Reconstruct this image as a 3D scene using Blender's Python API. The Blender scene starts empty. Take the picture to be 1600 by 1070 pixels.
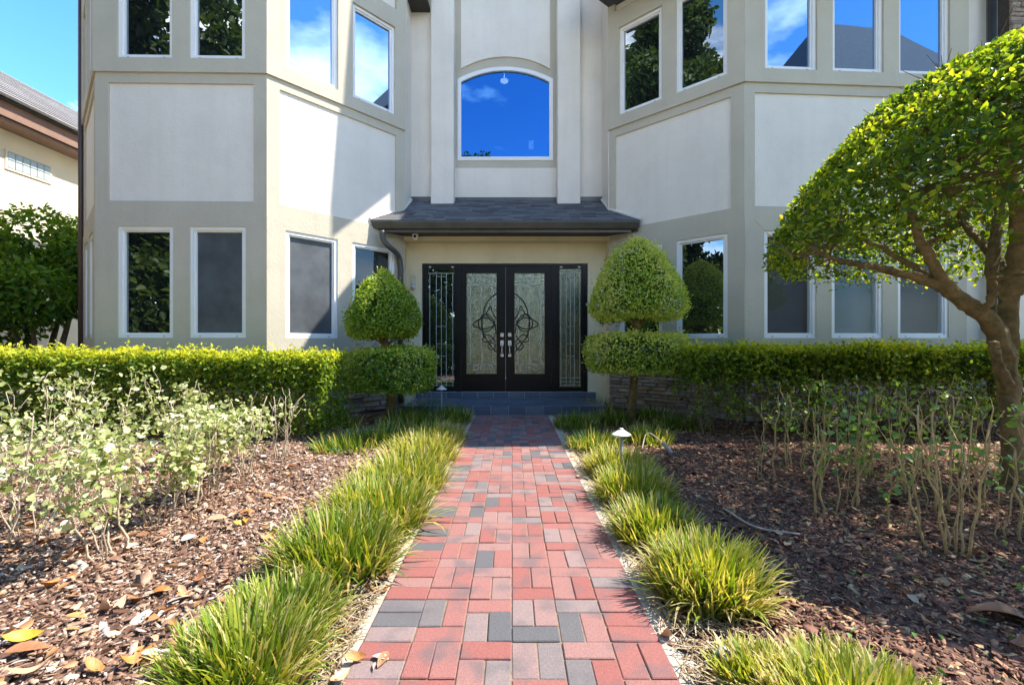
import bpy, math, random
import numpy as np
from mathutils import Matrix, Vector

# ------------------------------------------------------------------ camera, sky, sun
sc = bpy.context.scene
col = sc.collection
F, H = 706.0, 1.22                       # focal length in photo pixels, eye height
cam_d = bpy.data.cameras.new("camera")
cam = bpy.data.objects.new("camera", cam_d)
col.objects.link(cam)
cam.location = (0, 0, H)
cam.rotation_euler = (math.radians(90), 0, 0)
cam_d.sensor_width = 36
cam_d.lens = 36 * F / 1600
cam_d.clip_start = 0.05
cam_d.clip_end = 3000
sc.camera = cam

SUN = Vector((0.985, 0.17, 1.36)).normalized()
EL = math.asin(SUN.z)
AZ = math.atan2(SUN.x, SUN.y)
world = bpy.data.worlds.new("World")
sc.world = world
world.use_nodes = True
nt = world.node_tree
for n in list(nt.nodes):
    nt.nodes.remove(n)
def wn(t, **kw):
    n = nt.nodes.new(t)
    for k, v in kw.items():
        setattr(n, k, v)
    return n
out = wn("ShaderNodeOutputWorld")
bg = wn("ShaderNodeBackground")
sky = wn("ShaderNodeTexSky", sky_type='NISHITA', sun_disc=False)
sky.sun_elevation = EL
sky.sun_rotation = AZ
sky.air_density = 1.0
sky.dust_density = 0.1
sky.ozone_density = 2.5
tc = wn("ShaderNodeTexCoord")
COVER = -.02
mp = wn("ShaderNodeMapping")
mp.inputs["Location"].default_value = (18.349, 6.744, 0.493)
mp.inputs["Scale"].default_value = (1.0, 1.0, 2.2)
nz = wn("ShaderNodeTexNoise")
nz.inputs["Scale"].default_value = 2.3
nz.inputs["Detail"].default_value = 9
nz.inputs["Roughness"].default_value = 0.55
rp = wn("ShaderNodeValToRGB")
rp.color_ramp.elements[0].position = 0.53
rp.color_ramp.elements[1].position = 0.68
mx = wn("ShaderNodeMixRGB")
mx.inputs[2].default_value = (7.0, 6.9, 6.7, 1)
nt.links.new(tc.outputs["Generated"], mp.inputs["Vector"])
nt.links.new(mp.outputs["Vector"], nz.inputs["Vector"])
def wm(op, a, b=None, c=None, **kw):
    n = wn("ShaderNodeMath", operation=op, **kw)
    for i, v in enumerate((a, b, c)):
        if v is None: continue
        if isinstance(v, (int, float)): n.inputs[i].default_value = v
        else: nt.links.new(v, n.inputs[i])
    return n.outputs[0]
# scattered fair-weather cumulus all round, thinning out overhead
sx = wn("ShaderNodeSeparateXYZ")
nt.links.new(tc.outputs["Generated"], sx.inputs[0])
m2 = wn("ShaderNodeMapRange", interpolation_type='SMOOTHSTEP'); m2.inputs["From Min"].default_value = .75; m2.inputs["From Max"].default_value = .35
nt.links.new(sx.outputs["Z"], m2.inputs["Value"])
cov = wm('ADD', nz.outputs["Fac"], wm('MULTIPLY_ADD', m2.outputs[0], .06, COVER))
nt.links.new(cov, rp.inputs["Fac"])
hs = wn("ShaderNodeHueSaturation")
hs.inputs["Saturation"].default_value = 1.28
hs.inputs["Value"].default_value = .78
nt.links.new(rp.outputs["Color"], mx.inputs[0])
nt.links.new(sky.outputs["Color"], hs.inputs["Color"])
nt.links.new(hs.outputs["Color"], mx.inputs[1])
nt.links.new(mx.outputs["Color"], bg.inputs["Color"])
bg.inputs["Strength"].default_value = 0.15
nt.links.new(bg.outputs["Background"], out.inputs["Surface"])

sun_d = bpy.data.lights.new("sun", 'SUN')
sun_d.energy = 2.85
sun_d.angle = math.radians(0.53)
sun_d.color = (1.0, 0.95, 0.86)
sun = bpy.data.objects.new("sun", sun_d)
col.objects.link(sun)
sun.location = (20, 5, 30)
sun.rotation_euler = SUN.to_track_quat('Z', 'Y').to_euler()

vs = sc.view_settings
vs.view_transform = 'Standard'
vs.look = 'None'
vs.gamma = 1
vs.use_curve_mapping = False
vs.exposure = 2.1
sc.cycles.max_bounces = 8
sc.cycles.transparent_max_bounces = 12
sc.cycles.use_denoising = True

# ------------------------------------------------------------------ helpers
RNG = np.random.default_rng(11)
random.seed(5)
WM = {}                                     # world matrices of what has been linked

def put(o, parent=None, M=None):
    M = M or Matrix()
    col.objects.link(o)
    WM[o.name] = M.copy()
    if parent is not None:
        o.parent = parent
        o.matrix_basis = WM[parent.name].inverted() @ M
    else:
        o.matrix_basis = M
    return o

def tag(o, label=None, cat=None, group=None, kind=None):
    if label: o["label"] = label
    if cat: o["category"] = cat
    if group: o["group"] = group
    if kind: o["kind"] = kind
    return o

def empty(name, loc, label, cat, group=None):
    o = bpy.data.objects.new(name, None)
    o.empty_display_size = 0.1
    put(o, None, Matrix.Translation(loc))
    return tag(o, label, cat, group)

def mesh_np(name, V, quads=None, tris=None, mat=None, tint=None, smooth=False):
    """mesh from numpy arrays of quads and triangles"""
    me = bpy.data.meshes.new(name)
    V = np.asarray(V, dtype=np.float32)
    me.vertices.add(len(V))
    me.vertices.foreach_set("co", V.ravel())
    loops, starts, totals, p = [], [], [], 0
    for arr, k in ((quads, 4), (tris, 3)):
        if arr is not None and len(arr):
            arr = np.asarray(arr, dtype=np.int32)
            loops.append(arr.ravel())
            starts.append(p + np.arange(len(arr)) * k)
            totals.append(np.full(len(arr), k))
            p += arr.size
    loops = np.concatenate(loops).astype(np.int32)
    starts = np.concatenate(starts).astype(np.int32)
    totals = np.concatenate(totals).astype(np.int32)
    me.loops.add(len(loops))
    me.loops.foreach_set("vertex_index", loops)
    me.polygons.add(len(starts))
    me.polygons.foreach_set("loop_start", starts)
    me.polygons.foreach_set("loop_total", totals)
    if smooth:
        me.polygons.foreach_set("use_smooth", np.ones(len(starts), dtype=bool))
    if tint is not None:
        a = me.attributes.new("tint", 'FLOAT', 'POINT')
        a.data.foreach_set("value", np.asarray(tint, dtype=np.float32))
    me.update(calc_edges=True)
    if mat: me.materials.append(mat)
    return me

class MB:
    """collects simple solids that become ONE mesh"""
    def __init__(s):
        s.v, s.f = [], []
    def face_add(s, vs_, fs):
        b = len(s.v)
        s.v += [tuple(p) for p in vs_]
        s.f += [tuple(b + i for i in f) for f in fs]
        return s
    def box(s, x0, x1, y0, y1, z0, z1):
        return s.face_add([(x0,y0,z0),(x1,y0,z0),(x1,y1,z0),(x0,y1,z0),(x0,y0,z1),(x1,y0,z1),(x1,y1,z1),(x0,y1,z1)],
                 [(0,3,2,1),(4,5,6,7),(0,1,5,4),(1,2,6,5),(2,3,7,6),(3,0,4,7)])
    def bbox(s, x0, x1, y0, y1, z0, z1, c):
        """box with chamfered top and vertical edges"""
        a = [(x0+c,y0),(x1-c,y0),(x1,y0+c),(x1,y1-c),(x1-c,y1),(x0+c,y1),(x0,y1-c),(x0,y0+c)]
        b = [(x0+2*c,y0+c),(x1-2*c,y0+c),(x1-c,y0+2*c),(x1-c,y1-2*c),(x1-2*c,y1-c),(x0+2*c,y1-c),(x0+c,y1-2*c),(x0+c,y0+2*c)]
        vv = [(p[0],p[1],z0) for p in a] + [(p[0],p[1],z1-c) for p in a] + [(p[0],p[1],z1) for p in b]
        ff = [tuple(range(7,-1,-1)), tuple(range(16,24))]
        for k in (0, 8):
            for i in range(8):
                j = (i+1) % 8
                ff.append((k+i, k+j, k+8+j, k+8+i))
        return s.face_add(vv, ff)
    def tube(s, pts, r, n=6, cap=True):
        pts = [Vector(p) for p in pts]
        rs = r if hasattr(r, '__len__') else [r]*len(pts)
        b = len(s.v)
        up = Vector((0.31, 0.17, 0.93)).normalized()
        ref = None
        for i, p in enumerate(pts):
            d = (pts[min(i+1, len(pts)-1)] - pts[max(i-1, 0)])
            if d.length < 1e-9: d = Vector((0,0,1))
            d.normalize()
            if ref is None:
                ref = d.cross(up if abs(d.dot(up)) < .9 else Vector((1,0,0))).normalized()
            ref = (ref - d*ref.dot(d))
            if ref.length < 1e-6: ref = d.orthogonal()
            ref.normalize()
            w = d.cross(ref)
            for k in range(n):
                a = 2*math.pi*k/n
                s.v.append(tuple(p + (ref*math.cos(a) + w*math.sin(a))*rs[i]))
        for i in range(len(pts)-1):
            for k in range(n):
                k2 = (k+1) % n
                s.f.append((b+i*n+k, b+i*n+k2, b+(i+1)*n+k2, b+(i+1)*n+k))
        if cap:
            s.f.append(tuple(b+k for k in range(n-1,-1,-1)))
            s.f.append(tuple(b+(len(pts)-1)*n+k for k in range(n)))
        return s
    def lathe(s, prof, n=16, at=(0,0,0)):
        b = len(s.v)
        for r, z in prof:
            for k in range(n):
                a = 2*math.pi*k/n
                s.v.append((at[0]+r*math.cos(a), at[1]+r*math.sin(a), at[2]+z))
        for i in range(len(prof)-1):
            for k in range(n):
                k2 = (k+1) % n
                s.f.append((b+i*n+k, b+i*n+k2, b+(i+1)*n+k2, b+(i+1)*n+k))
        s.f.append(tuple(b+k for k in range(n-1,-1,-1)))
        s.f.append(tuple(b+(len(prof)-1)*n+k for k in range(n)))
        return s
    def prism(s, poly, y0, y1):
        """polygon in x,z extruded along y"""
        n = len(poly)
        return s.face_add([(x,y0,z) for x,z in poly]+[(x,y1,z) for x,z in poly],
            [tuple(range(n)), tuple(range(2*n-1,n-1,-1))]+[((i+1)%n, i, n+i, n+(i+1)%n) for i in range(n)])
    def mesh(s, name, mat=None, smooth=False):
        me = bpy.data.meshes.new(name)
        me.from_pydata(s.v, [], s.f)
        me.update()
        if mat: me.materials.append(mat)
        if smooth:
            me.polygons.foreach_set("use_smooth", np.ones(len(me.polygons), dtype=bool))
        return me
    def build(s, name, mat, parent=None, M=None, smooth=False):
        return put(bpy.data.objects.new(name, s.mesh(name, mat, smooth)), parent, M)

def ob(name, me, parent=None, M=None):
    return put(bpy.data.objects.new(name, me), parent, M)

def px(x, y, Y):
    """point of the place at depth Y that the photograph shows at pixel x, y"""
    return Vector(((x-800)*Y/F, Y, H+(535-y)*Y/F))
def gp(x, y, z=0.0):
    Y = (H-z)*F/(y-535)
    return Vector(((x-800)*Y/F, Y, z))

def spline(pts, n=6):
    P = [Vector(p) for p in pts]
    P = [P[0]*2-P[1]] + P + [P[-1]*2-P[-2]]
    o = []
    for i in range(1, len(P)-2):
        for k in range(n):
            t = k/n
            a, b, c, d = P[i-1:i+3]
            o.append(.5*((2*b)+(c-a)*t+(2*a-5*b+4*c-d)*t*t+(3*b-a-3*c+d)*t**3))
    o.append(P[-2])
    return o

# ------------------------------------------------------------------ materials
def newmat(name):
    m = bpy.data.materials.new(name)
    m.use_nodes = True
    t = m.node_tree
    return m, t, t.nodes["Principled BSDF"], t.nodes["Material Output"]
def N(t, ty, **kw):
    n = t.nodes.new(ty)
    for k, v in kw.items(): setattr(n, k, v)
    return n
def ramp(t, stops, interp='LINEAR'):
    r = N(t, "ShaderNodeValToRGB")
    e = r.color_ramp
    e.interpolation = interp
    while len(e.elements) < len(stops): e.elements.new(0.5)
    for el, (p, c) in zip(e.elements, stops):
        el.position = p
        el.color = (*c, 1)
    return r
def noise(t, scale, detail=4, rough=.5, coord="Object"):
    tcn = N(t, "ShaderNodeTexCoord")
    n = N(t, "ShaderNodeTexNoise")
    n.inputs["Scale"].default_value = scale
    n.inputs["Detail"].default_value = detail
    n.inputs["Roughness"].default_value = rough
    t.links.new(tcn.outputs[coord], n.inputs["Vector"])
    return n
def bump(t, b, src, strength, dist):
    n = N(t, "ShaderNodeBump")
    n.inputs["Strength"].default_value = strength
    n.inputs["Distance"].default_value = dist
    t.links.new(src, n.inputs["Height"])
    t.links.new(n.outputs["Normal"], b.inputs["Normal"])

def plain(name, c, rough=.5, metal=0., var=.0, scale=6., bmp=0., bscale=80., spec=.5):
    m, t, b, o = newmat(name)
    b.inputs["Base Color"].default_value = (*c, 1)
    b.inputs["Roughness"].default_value = rough
    b.inputs["Metallic"].default_value = metal
    b.inputs["Specular IOR Level"].default_value = spec
    if var:
        n = noise(t, scale, 5, .6)
        r = ramp(t, [(.3, tuple(x*(1-var) for x in c)), (.7, tuple(min(1, x*(1+var)) for x in c))])
        t.links.new(n.outputs["Fac"], r.inputs["Fac"])
        t.links.new(r.outputs["Color"], b.inputs["Base Color"])
    if bmp:
        n2 = noise(t, bscale, 4, .6)
        bump(t, b, n2.outputs["Fac"], bmp, .01)
    return m

def stucco(name, c):
    m, t, b, o = newmat(name)
    n = noise(t, 1.1, 5, .6)
    r = ramp(t, [(.3, tuple(x*.90 for x in c)), (.7, tuple(x*1.03 for x in c))])
    t.links.new(n.outputs["Fac"], r.inputs["Fac"])
    # faint vertical weather streaks
    tcn = N(t, "ShaderNodeTexCoord"); mpn = N(t, "ShaderNodeMapping")
    mpn.inputs["Scale"].default_value = (7, 7, .5)
    n3 = N(t, "ShaderNodeTexNoise"); n3.inputs["Scale"].default_value = 1.0; n3.inputs["Detail"].default_value = 5
    t.links.new(tcn.outputs["Object"], mpn.inputs["Vector"]); t.links.new(mpn.outputs["Vector"], n3.inputs["Vector"])
    r3 = ramp(t, [(.36, (.95, .945, .93)), (.5, (1, 1, 1))])
    t.links.new(n3.outputs["Fac"], r3.inputs["Fac"])
    mm = N(t, "ShaderNodeMixRGB", blend_type='MULTIPLY'); mm.inputs[0].default_value = .45
    t.links.new(r.outputs["Color"], mm.inputs[1]); t.links.new(r3.outputs["Color"], mm.inputs[2])
    t.links.new(mm.outputs["Color"], b.inputs["Base Color"])
    b.inputs["Roughness"].default_value = .85
    b.inputs["Specular IOR Level"].default_value = .2
    n2 = noise(t, 38, 6, .65)
    n4 = noise(t, 5, 3, .5)
    ad = N(t, "ShaderNodeMath", operation='ADD')
    t.links.new(n2.outputs["Fac"], ad.inputs[0]); t.links.new(n4.outputs["Fac"], ad.inputs[1])
    bump(t, b, ad.outputs[0], .42, .014)
    return m

def leafmat(name, stops, trans=.45, rough=.4, tcol=None):
    m, t, b, o = newmat(name)
    at = N(t, "ShaderNodeAttribute", attribute_name="tint")
    r = ramp(t, stops)
    t.links.new(at.outputs["Fac"], r.inputs["Fac"])
    t.links.new(r.outputs["Color"], b.inputs["Base Color"])
    b.inputs["Roughness"].default_value = rough
    b.inputs["Specular IOR Level"].default_value = .22
    tr = N(t, "ShaderNodeBsdfTranslucent")
    g = N(t, "ShaderNodeMixRGB", blend_type='MULTIPLY')
    g.inputs[0].default_value = 1
    g.inputs[2].default_value = (*(tcol or (1.9, 1.7, .6)), 1)
    t.links.new(r.outputs["Color"], g.inputs[1])
    t.links.new(g.outputs["Color"], tr.inputs["Color"])
    mix = N(t, "ShaderNodeMixShader")
    mix.inputs[0].default_value = trans
    t.links.new(b.outputs[0], mix.inputs[1])
    t.links.new(tr.outputs[0], mix.inputs[2])
    t.links.new(mix.outputs[0], o.inputs["Surface"])
    return m

def objrand(name, stops, rough=.7, spots=None, nscale=25., bmp=.3, island=False, interp='LINEAR', bdist=.01, spec=.35):
    """colour picked per piece, with grain inside each piece"""
    m, t, b, o = newmat(name)
    if island:
        oi = N(t, "ShaderNodeNewGeometry"); src = oi.outputs["Random Per Island"]
    else:
        oi = N(t, "ShaderNodeObjectInfo"); src = oi.outputs["Random"]
    r = ramp(t, stops, interp)
    t.links.new(src, r.inputs["Fac"])
    n = noise(t, nscale, 6, .65)
    r2 = ramp(t, [(.3, (.72, .72, .72)), (.7, (1.15, 1.15, 1.15))])
    t.links.new(n.outputs["Fac"], r2.inputs["Fac"])
    mm = N(t, "ShaderNodeMixRGB", blend_type='MULTIPLY'); mm.inputs[0].default_value = .85
    t.links.new(r.outputs["Color"], mm.inputs[1]); t.links.new(r2.outputs["Color"], mm.inputs[2])
    last = mm
    if spots:
        geo = N(t, "ShaderNodeNewGeometry")
        ns = N(t, "ShaderNodeTexNoise")
        ns.inputs["Scale"].default_value = spots[1]; ns.inputs["Detail"].default_value = 3
        t.links.new(geo.outputs["Position"], ns.inputs["Vector"])
        rs = ramp(t, [(spots[2], (0,0,0)), (spots[3], (1,1,1))])
        t.links.new(ns.outputs["Fac"], rs.inputs["Fac"])
        ms = N(t, "ShaderNodeMixRGB"); ms.inputs[2].default_value = (*spots[0], 1)
        sc_ = N(t, "ShaderNodeMath", operation='MULTIPLY'); sc_.inputs[1].default_value = spots[4]
        t.links.new(rs.outputs["Color"], sc_.inputs[0])
        t.links.new(sc_.outputs[0], ms.inputs[0])
        t.links.new(last.outputs["Color"], ms.inputs[1])
        last = ms
    t.links.new(last.outputs["Color"], b.inputs["Base Color"])
    b.inputs["Roughness"].default_value = rough
    b.inputs["Specular IOR Level"].default_value = spec
    if bmp:
        n2 = noise(t, nscale*3, 4, .6)
        bump(t, b, n2.outputs["Fac"], bmp, bdist)
    return m

def glass(name, refl, tint, base=(.01,.012,.014), see=False, wav=0.0, rough=.0):
    m, t, b, o = newmat(name)
    gl = N(t, "ShaderNodeBsdfGlossy"); gl.inputs["Color"].default_value = (*tint, 1)
    gl.inputs["Roughness"].default_value = rough
    if see:
        ba = N(t, "ShaderNodeBsdfTransparent"); ba.inputs["Color"].default_value = (*base, 1)
    else:
        ba = N(t, "ShaderNodeBsdfDiffuse"); ba.inputs["Color"].default_value = (*base, 1)
    lw = N(t, "ShaderNodeLayerWeight"); lw.inputs["Blend"].default_value = .35
    mr = N(t, "ShaderNodeMapRange")
    mr.inputs["To Min"].default_value = refl; mr.inputs["To Max"].default_value = min(1, refl+(.45 if refl > .1 else .05))
    t.links.new(lw.outputs["Fresnel"], mr.inputs["Value"])
    mix = N(t, "ShaderNodeMixShader")
    t.links.new(mr.outputs[0], mix.inputs[0])
    t.links.new(ba.outputs[0], mix.inputs[1]); t.links.new(gl.outputs[0], mix.inputs[2])
    t.links.new(mix.outputs[0], o.inputs["Surface"])
    if wav:
        n = noise(t, 1.4, 2, .4)
        bn = N(t, "ShaderNodeBump"); bn.inputs["Strength"].default_value = wav; bn.inputs["Distance"].default_value = .02
        t.links.new(n.outputs["Fac"], bn.inputs["Height"])
        t.links.new(bn.outputs["Normal"], gl.inputs["Normal"])
    return m

M = {}
M['stucco_light'] = stucco("stucco_light", (.83, .755, .645))
M['stucco_trim'] = stucco("stucco_trim", (.56, .50, .385))
M['stucco_porch'] = stucco("stucco_porch", (.78, .67, .44))
M['white'] = plain("white_vinyl", (.84, .82, .78), .35, var=.04, scale=3)
M['dark_metal'] = plain("dark_bronze_metal", (.045, .043, .04), .35, var=.25, scale=5)
M['gutter'] = plain("gutter_bronze", (.085, .08, .07), .35, var=.2, scale=4)
M['soffit'] = plain("soffit_dark", (.03, .029, .028), .6)
M['black'] = plain("black_door_paint", (.005, .005, .006), .32, spec=.28)
M['iron'] = plain("iron_scroll", (.012, .012, .013), .4)
M['came'] = plain("zinc_came", (.62, .66, .62), .35, metal=.3)
M['nickel'] = plain("nickel", (.75, .74, .72), .25, metal=.85)
M['roofing'] = plain("roof_felt", (.07, .07, .075), .9, var=.2)
M['shingle'] = objrand("shingle", [(0, (.075,.073,.073)), (.5, (.11,.108,.108)), (1, (.165,.16,.158))], .85, nscale=60, bmp=.5, bdist=.004)
M['slate'] = objrand("slate_tile", [(0, (.075,.095,.13)), (.5, (.10,.12,.155)), (1, (.14,.155,.19))], .32, nscale=9, bmp=.3, bdist=.004, spec=.6)
M['grout'] = plain("grout", (.42, .42, .41), .9, var=.15)
M['stone'] = objrand("ledge_stone", [(0, (.34,.245,.19)), (.3, (.52,.40,.31)), (.5, (.46,.33,.275)), (.75, (.62,.50,.37)), (1, (.42,.365,.32))], .85,
                     spots=((.12,.10,.09), 14, .5, .7, .55), nscale=16, bmp=.8, bdist=.015)
M['stone_stuff'] = objrand("ledge_stone_far", [(0, (.34,.245,.19)), (.4, (.52,.40,.31)), (.7, (.62,.50,.37)), (1, (.42,.365,.32))], .85, nscale=16, bmp=.8, island=True)
M['mortar'] = plain("mortar_dark", (.075, .062, .052), .95, var=.3, scale=20)
brick_stops = [(0, (.265,.088,.072)), (.36, (.285,.115,.097)), (.58, (.28,.148,.128)), (.70, (.255,.175,.158)), (.82, (.205,.16,.15)), (.91, (.135,.12,.118)), (1, (.09,.09,.095))]
M['brick'] = objrand("paver_brick", brick_stops, .75, spots=((.10,.092,.095), 5.5, .50, .66, .62), nscale=70, bmp=.8, bdist=.005)
M['brick_far'] = objrand("paver_brick_far", brick_stops, .75, spots=((.10,.092,.095), 5.5, .50, .66, .62), nscale=70, bmp=.8, bdist=.005, island=True)
M['sand'] = plain("joint_sand", (.20, .14, .085), .95, var=.35, scale=30, bmp=.5, bscale=160)
M['edge_sand'] = plain("edge_sand", (.46, .38, .29), .95, var=.3, scale=30, bmp=.7, bscale=60)
M['soil'] = plain("bed_soil", (.12, .062, .038), .95, var=.5, scale=14, bmp=.8, bscale=50)
M['lawn'] = plain("lawn_green", (.10, .14, .045), .95, var=.4, scale=1.2, bmp=.8, bscale=30)
M['concrete'] = plain("concrete", (.58, .53, .46), .85, var=.12, scale=1.5, bmp=.2)
chip_l = [(0, (.085,.042,.026)), (.2, (.18,.095,.06)), (.45, (.31,.175,.11)), (.68, (.41,.255,.165)), (.87, (.43,.33,.255)), (1, (.58,.50,.42))]
chip_r = [(0, (.08,.033,.022)), (.3, (.15,.063,.042)), (.6, (.235,.108,.066)), (.8, (.36,.19,.10)), (.93, (.44,.28,.15)), (1, (.48,.40,.22))]
M['chip_left'] = objrand("bark_chip_lit", chip_l, .85, nscale=60, bmp=.4, island=True)  # bed in sun: the brightness is put into the chip colour
M['chip_right'] = objrand("bark_chip_shaded", chip_r, .8, nscale=60, bmp=.4, island=True)  # same bark, colour darkened for the shaded bed
M['dead_leaf'] = objrand("dead_leaf", [(0, (.30,.13,.055)), (.3, (.42,.19,.07)), (.55, (.50,.25,.11)), (.8, (.46,.30,.19)), (1, (.34,.20,.13))], .5, nscale=30, bmp=.3)
M['yellow_leaf'] = objrand("yellow_leaf", [(0, (.60,.34,.03)), (1, (.55,.24,.03))], .45, nscale=30, bmp=.2)
M['bark'] = plain("mossy_bark", (.23, .165, .07), .9, var=.6, scale=9, bmp=1, bscale=34)
_t = M['bark'].node_tree
for _n in _t.nodes:
    if _n.type == 'BUMP': _n.inputs["Distance"].default_value = .03
    if _n.type == 'TEX_NOISE':
        _n.inputs["Detail"].default_value = 10; _n.inputs["Roughness"].default_value = .72
M['bark_grey'] = plain("grey_bark", (.17, .135, .10), .9, var=.4, scale=9, bmp=.9, bscale=40)
M['stem'] = plain("shrub_stem", (.44, .31, .13), .85, var=.35, scale=20, bmp=.5, bscale=70)
M['stem_dry'] = plain("shrub_stem_dry", (.45, .36, .25), .85, var=.35, scale=20, bmp=.5, bscale=70)
M['twig'] = plain("hedge_twig", (.20, .15, .085), .9, var=.4, scale=15)
M['cut'] = plain("sawn_wood", (.55, .40, .22), .8)
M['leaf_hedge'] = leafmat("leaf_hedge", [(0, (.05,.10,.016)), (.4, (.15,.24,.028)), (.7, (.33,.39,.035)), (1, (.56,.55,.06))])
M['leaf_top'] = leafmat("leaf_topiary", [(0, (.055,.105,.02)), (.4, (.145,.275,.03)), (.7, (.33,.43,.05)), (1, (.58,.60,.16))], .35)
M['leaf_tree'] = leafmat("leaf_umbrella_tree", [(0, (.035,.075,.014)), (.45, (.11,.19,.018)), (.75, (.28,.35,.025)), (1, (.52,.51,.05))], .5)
M['leaf_pale'] = leafmat("leaf_pale_shrub", [(0, (.09,.14,.025)), (.4, (.24,.30,.075)), (.7, (.44,.46,.19)), (1, (.62,.61,.38))], .3, tcol=(1.3,1.3,.8))
M['leaf_sprout'] = leafmat("leaf_sprout", [(0, (.07,.16,.04)), (1, (.20,.32,.09))], .4)
M['leaf_broad'] = leafmat("leaf_broad", [(0, (.025,.06,.012)), (.5, (.07,.16,.016)), (1, (.22,.34,.03))], .4)
M['leaf_oak'] = leafmat("leaf_oak", [(0, (.03,.055,.016)), (.6, (.06,.10,.022)), (1, (.13,.17,.04))], .35)
M['grass'] = leafmat("border_grass", [(0, (.045,.095,.014)), (.35, (.10,.18,.022)), (.65, (.24,.30,.035)), (.85, (.42,.40,.07)), (1, (.52,.43,.22))], .35, .45)
M['neigh_wall'] = plain("cream_stucco", (.72, .63, .47), .85, var=.05, scale=1, bmp=.2)
M['neigh_tile'] = objrand("flat_roof_tile", [(0, (.20,.18,.165)), (1, (.30,.27,.25))], .8, nscale=12, bmp=.3)
M['neigh_fascia'] = plain("brown_fascia", (.22, .125, .085), .6, var=.1)
M['glass_block'] = plain("glass_block", (.42, .50, .50), .12, var=.35, scale=14, bmp=.8, bscale=25)
M['screen'] = plain("solar_screen", (.068, .076, .084), .5, var=.38, scale=2.6, bmp=.25, bscale=300, spec=.6)
M['blind_dark'] = plain("dark_blind", (.026, .029, .03), .6, var=.12, scale=3)
M['blind_teal'] = plain("teal_blind", (.12, .19, .195), .6, var=.08, scale=3)
M['room'] = plain("room_wall", (.05, .055, .06), .9)
M['pane_dark'] = glass("pane_dark", .30, (.80,.88,.92), wav=.03)
M['pane_sky'] = glass("pane_sky", .60, (.36,.54,.80), wav=.02)
M['pane_blue'] = glass("pane_blue", .66, (.10,.28,.58), base=(.30,.36,.42), see=True, wav=.01)
M['pane_clear'] = glass("pane_clear", .02, (.9,.95,1), base=(.92,.94,.95), see=True, wav=.02)
M['door_glass'] = None
M['lamp'] = plain("lamp_cream", (.72, .68, .58), .5, var=.06)
M['green_plastic'] = plain("green_plastic", (.04, .13, .10), .5)
M['grey_plastic'] = plain("grey_plastic", (.30, .30, .31), .45)
M['drip'] = plain("drip_tube", (.42, .33, .24), .7)
M['screw'] = plain("weep_cap", (.25, .25, .25), .5)

def textured_glass(name="textured_door_glass", k=1.0):
    """beaded door glass: a silvery sheet with fine relief, blotches of a broken reflection in its colour"""
    m, t, b, o = newmat(name)
    n = noise(t, 34, 3, .6)
    r = ramp(t, [(.35, (.10*k,.12*k,.08*k)), (.62, (.42*k,.45*k,.33*k))])  # dark and green patches of mirrored trees painted into the base colour
    t.links.new(n.outputs["Fac"], r.inputs["Fac"])
    t.links.new(r.outputs["Color"], b.inputs["Base Color"])
    b.inputs["Metallic"].default_value = .8
    b.inputs["Roughness"].default_value = .12
    bump(t, b, n.outputs["Fac"], .34, .02)
    return m
M['door_glass'] = textured_glass()
M['side_glass'] = textured_glass("textured_side_glass", .5)
def lampglow():
    m, t, b, o = newmat("lit_downlight")
    b.inputs["Emission Color"].default_value = (1, .97, .9, 1)
    b.inputs["Emission Strength"].default_value = 6
    return m
M['glow'] = lampglow()

# ------------------------------------------------------------------ ground, path and beds (setting)
g = MB(); g.box(-900, 900, -900, 1500, -.4, -.06)
tag(g.build("ground", M['lawn']), kind="structure")
PX0, PX1, PY0, PY1 = -.612, .608, .85, 7.64

def bed(name, x0, x1, y0, y1, mat, step=.09):
    nx, ny = int((x1-x0)/step)+1, int((y1-y0)/step)+1
    X, Yg = np.meshgrid(np.linspace(x0,x1,nx), np.linspace(y0,y1,ny))
    Z = bedz(X, Yg)
    V = np.stack([X.ravel(), Yg.ravel(), Z.ravel()], 1)
    idx = np.arange(nx*ny).reshape(ny,nx)
    q = np.stack([idx[:-1,:-1].ravel(), idx[:-1,1:].ravel(), idx[1:,1:].ravel(), idx[1:,:-1].ravel()], 1)
    return tag(ob(name, mesh_np(name, V, q, mat=mat, smooth=True)), kind="structure")
def bedz(x, y):
    e = np.clip((np.abs(x)-.62)/.5, 0, 1)
    return -.035 + e*(.012*np.sin(2.1*x+1.3*y)+.012*np.sin(3.7*y-1.1*x+2)+.01*np.sin(7*x+5*y)+.03)
bed("mulch_bed", -12, PX0-.0, .3, 9.0, M['soil'])
bed("mulch_bed", PX1+.0, 11, .3, 9.0, M['soil'])
sb = MB()
sb.box(PX0-.055, PX0-.003, .3, 7.6, -.06, -.012).box(PX1+.003, PX1+.10, .3, 7.6, -.06, -.014)
tag(sb.build("sand_strip", M['edge_sand']), kind="structure")
pb = MB(); pb.box(PX0, PX1, .3, PY1, -.08, -.007)
path = tag(pb.build("path", M['sand']), kind="structure")
dv = MB(); dv.box(-60, -9.2, 9.6, 60, -.06, -.02).box(-16, 16, -7.5, -.6, -.06, -.02)
tag(dv.build("driveway", M['concrete']), kind="structure")
st = MB(); st.box(-200, 200, -18, -9, -.06, -.03)
tag(st.build("street", plain("asphalt", (.06,.06,.062), .9, var=.2, scale=3)), kind="structure")

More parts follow.
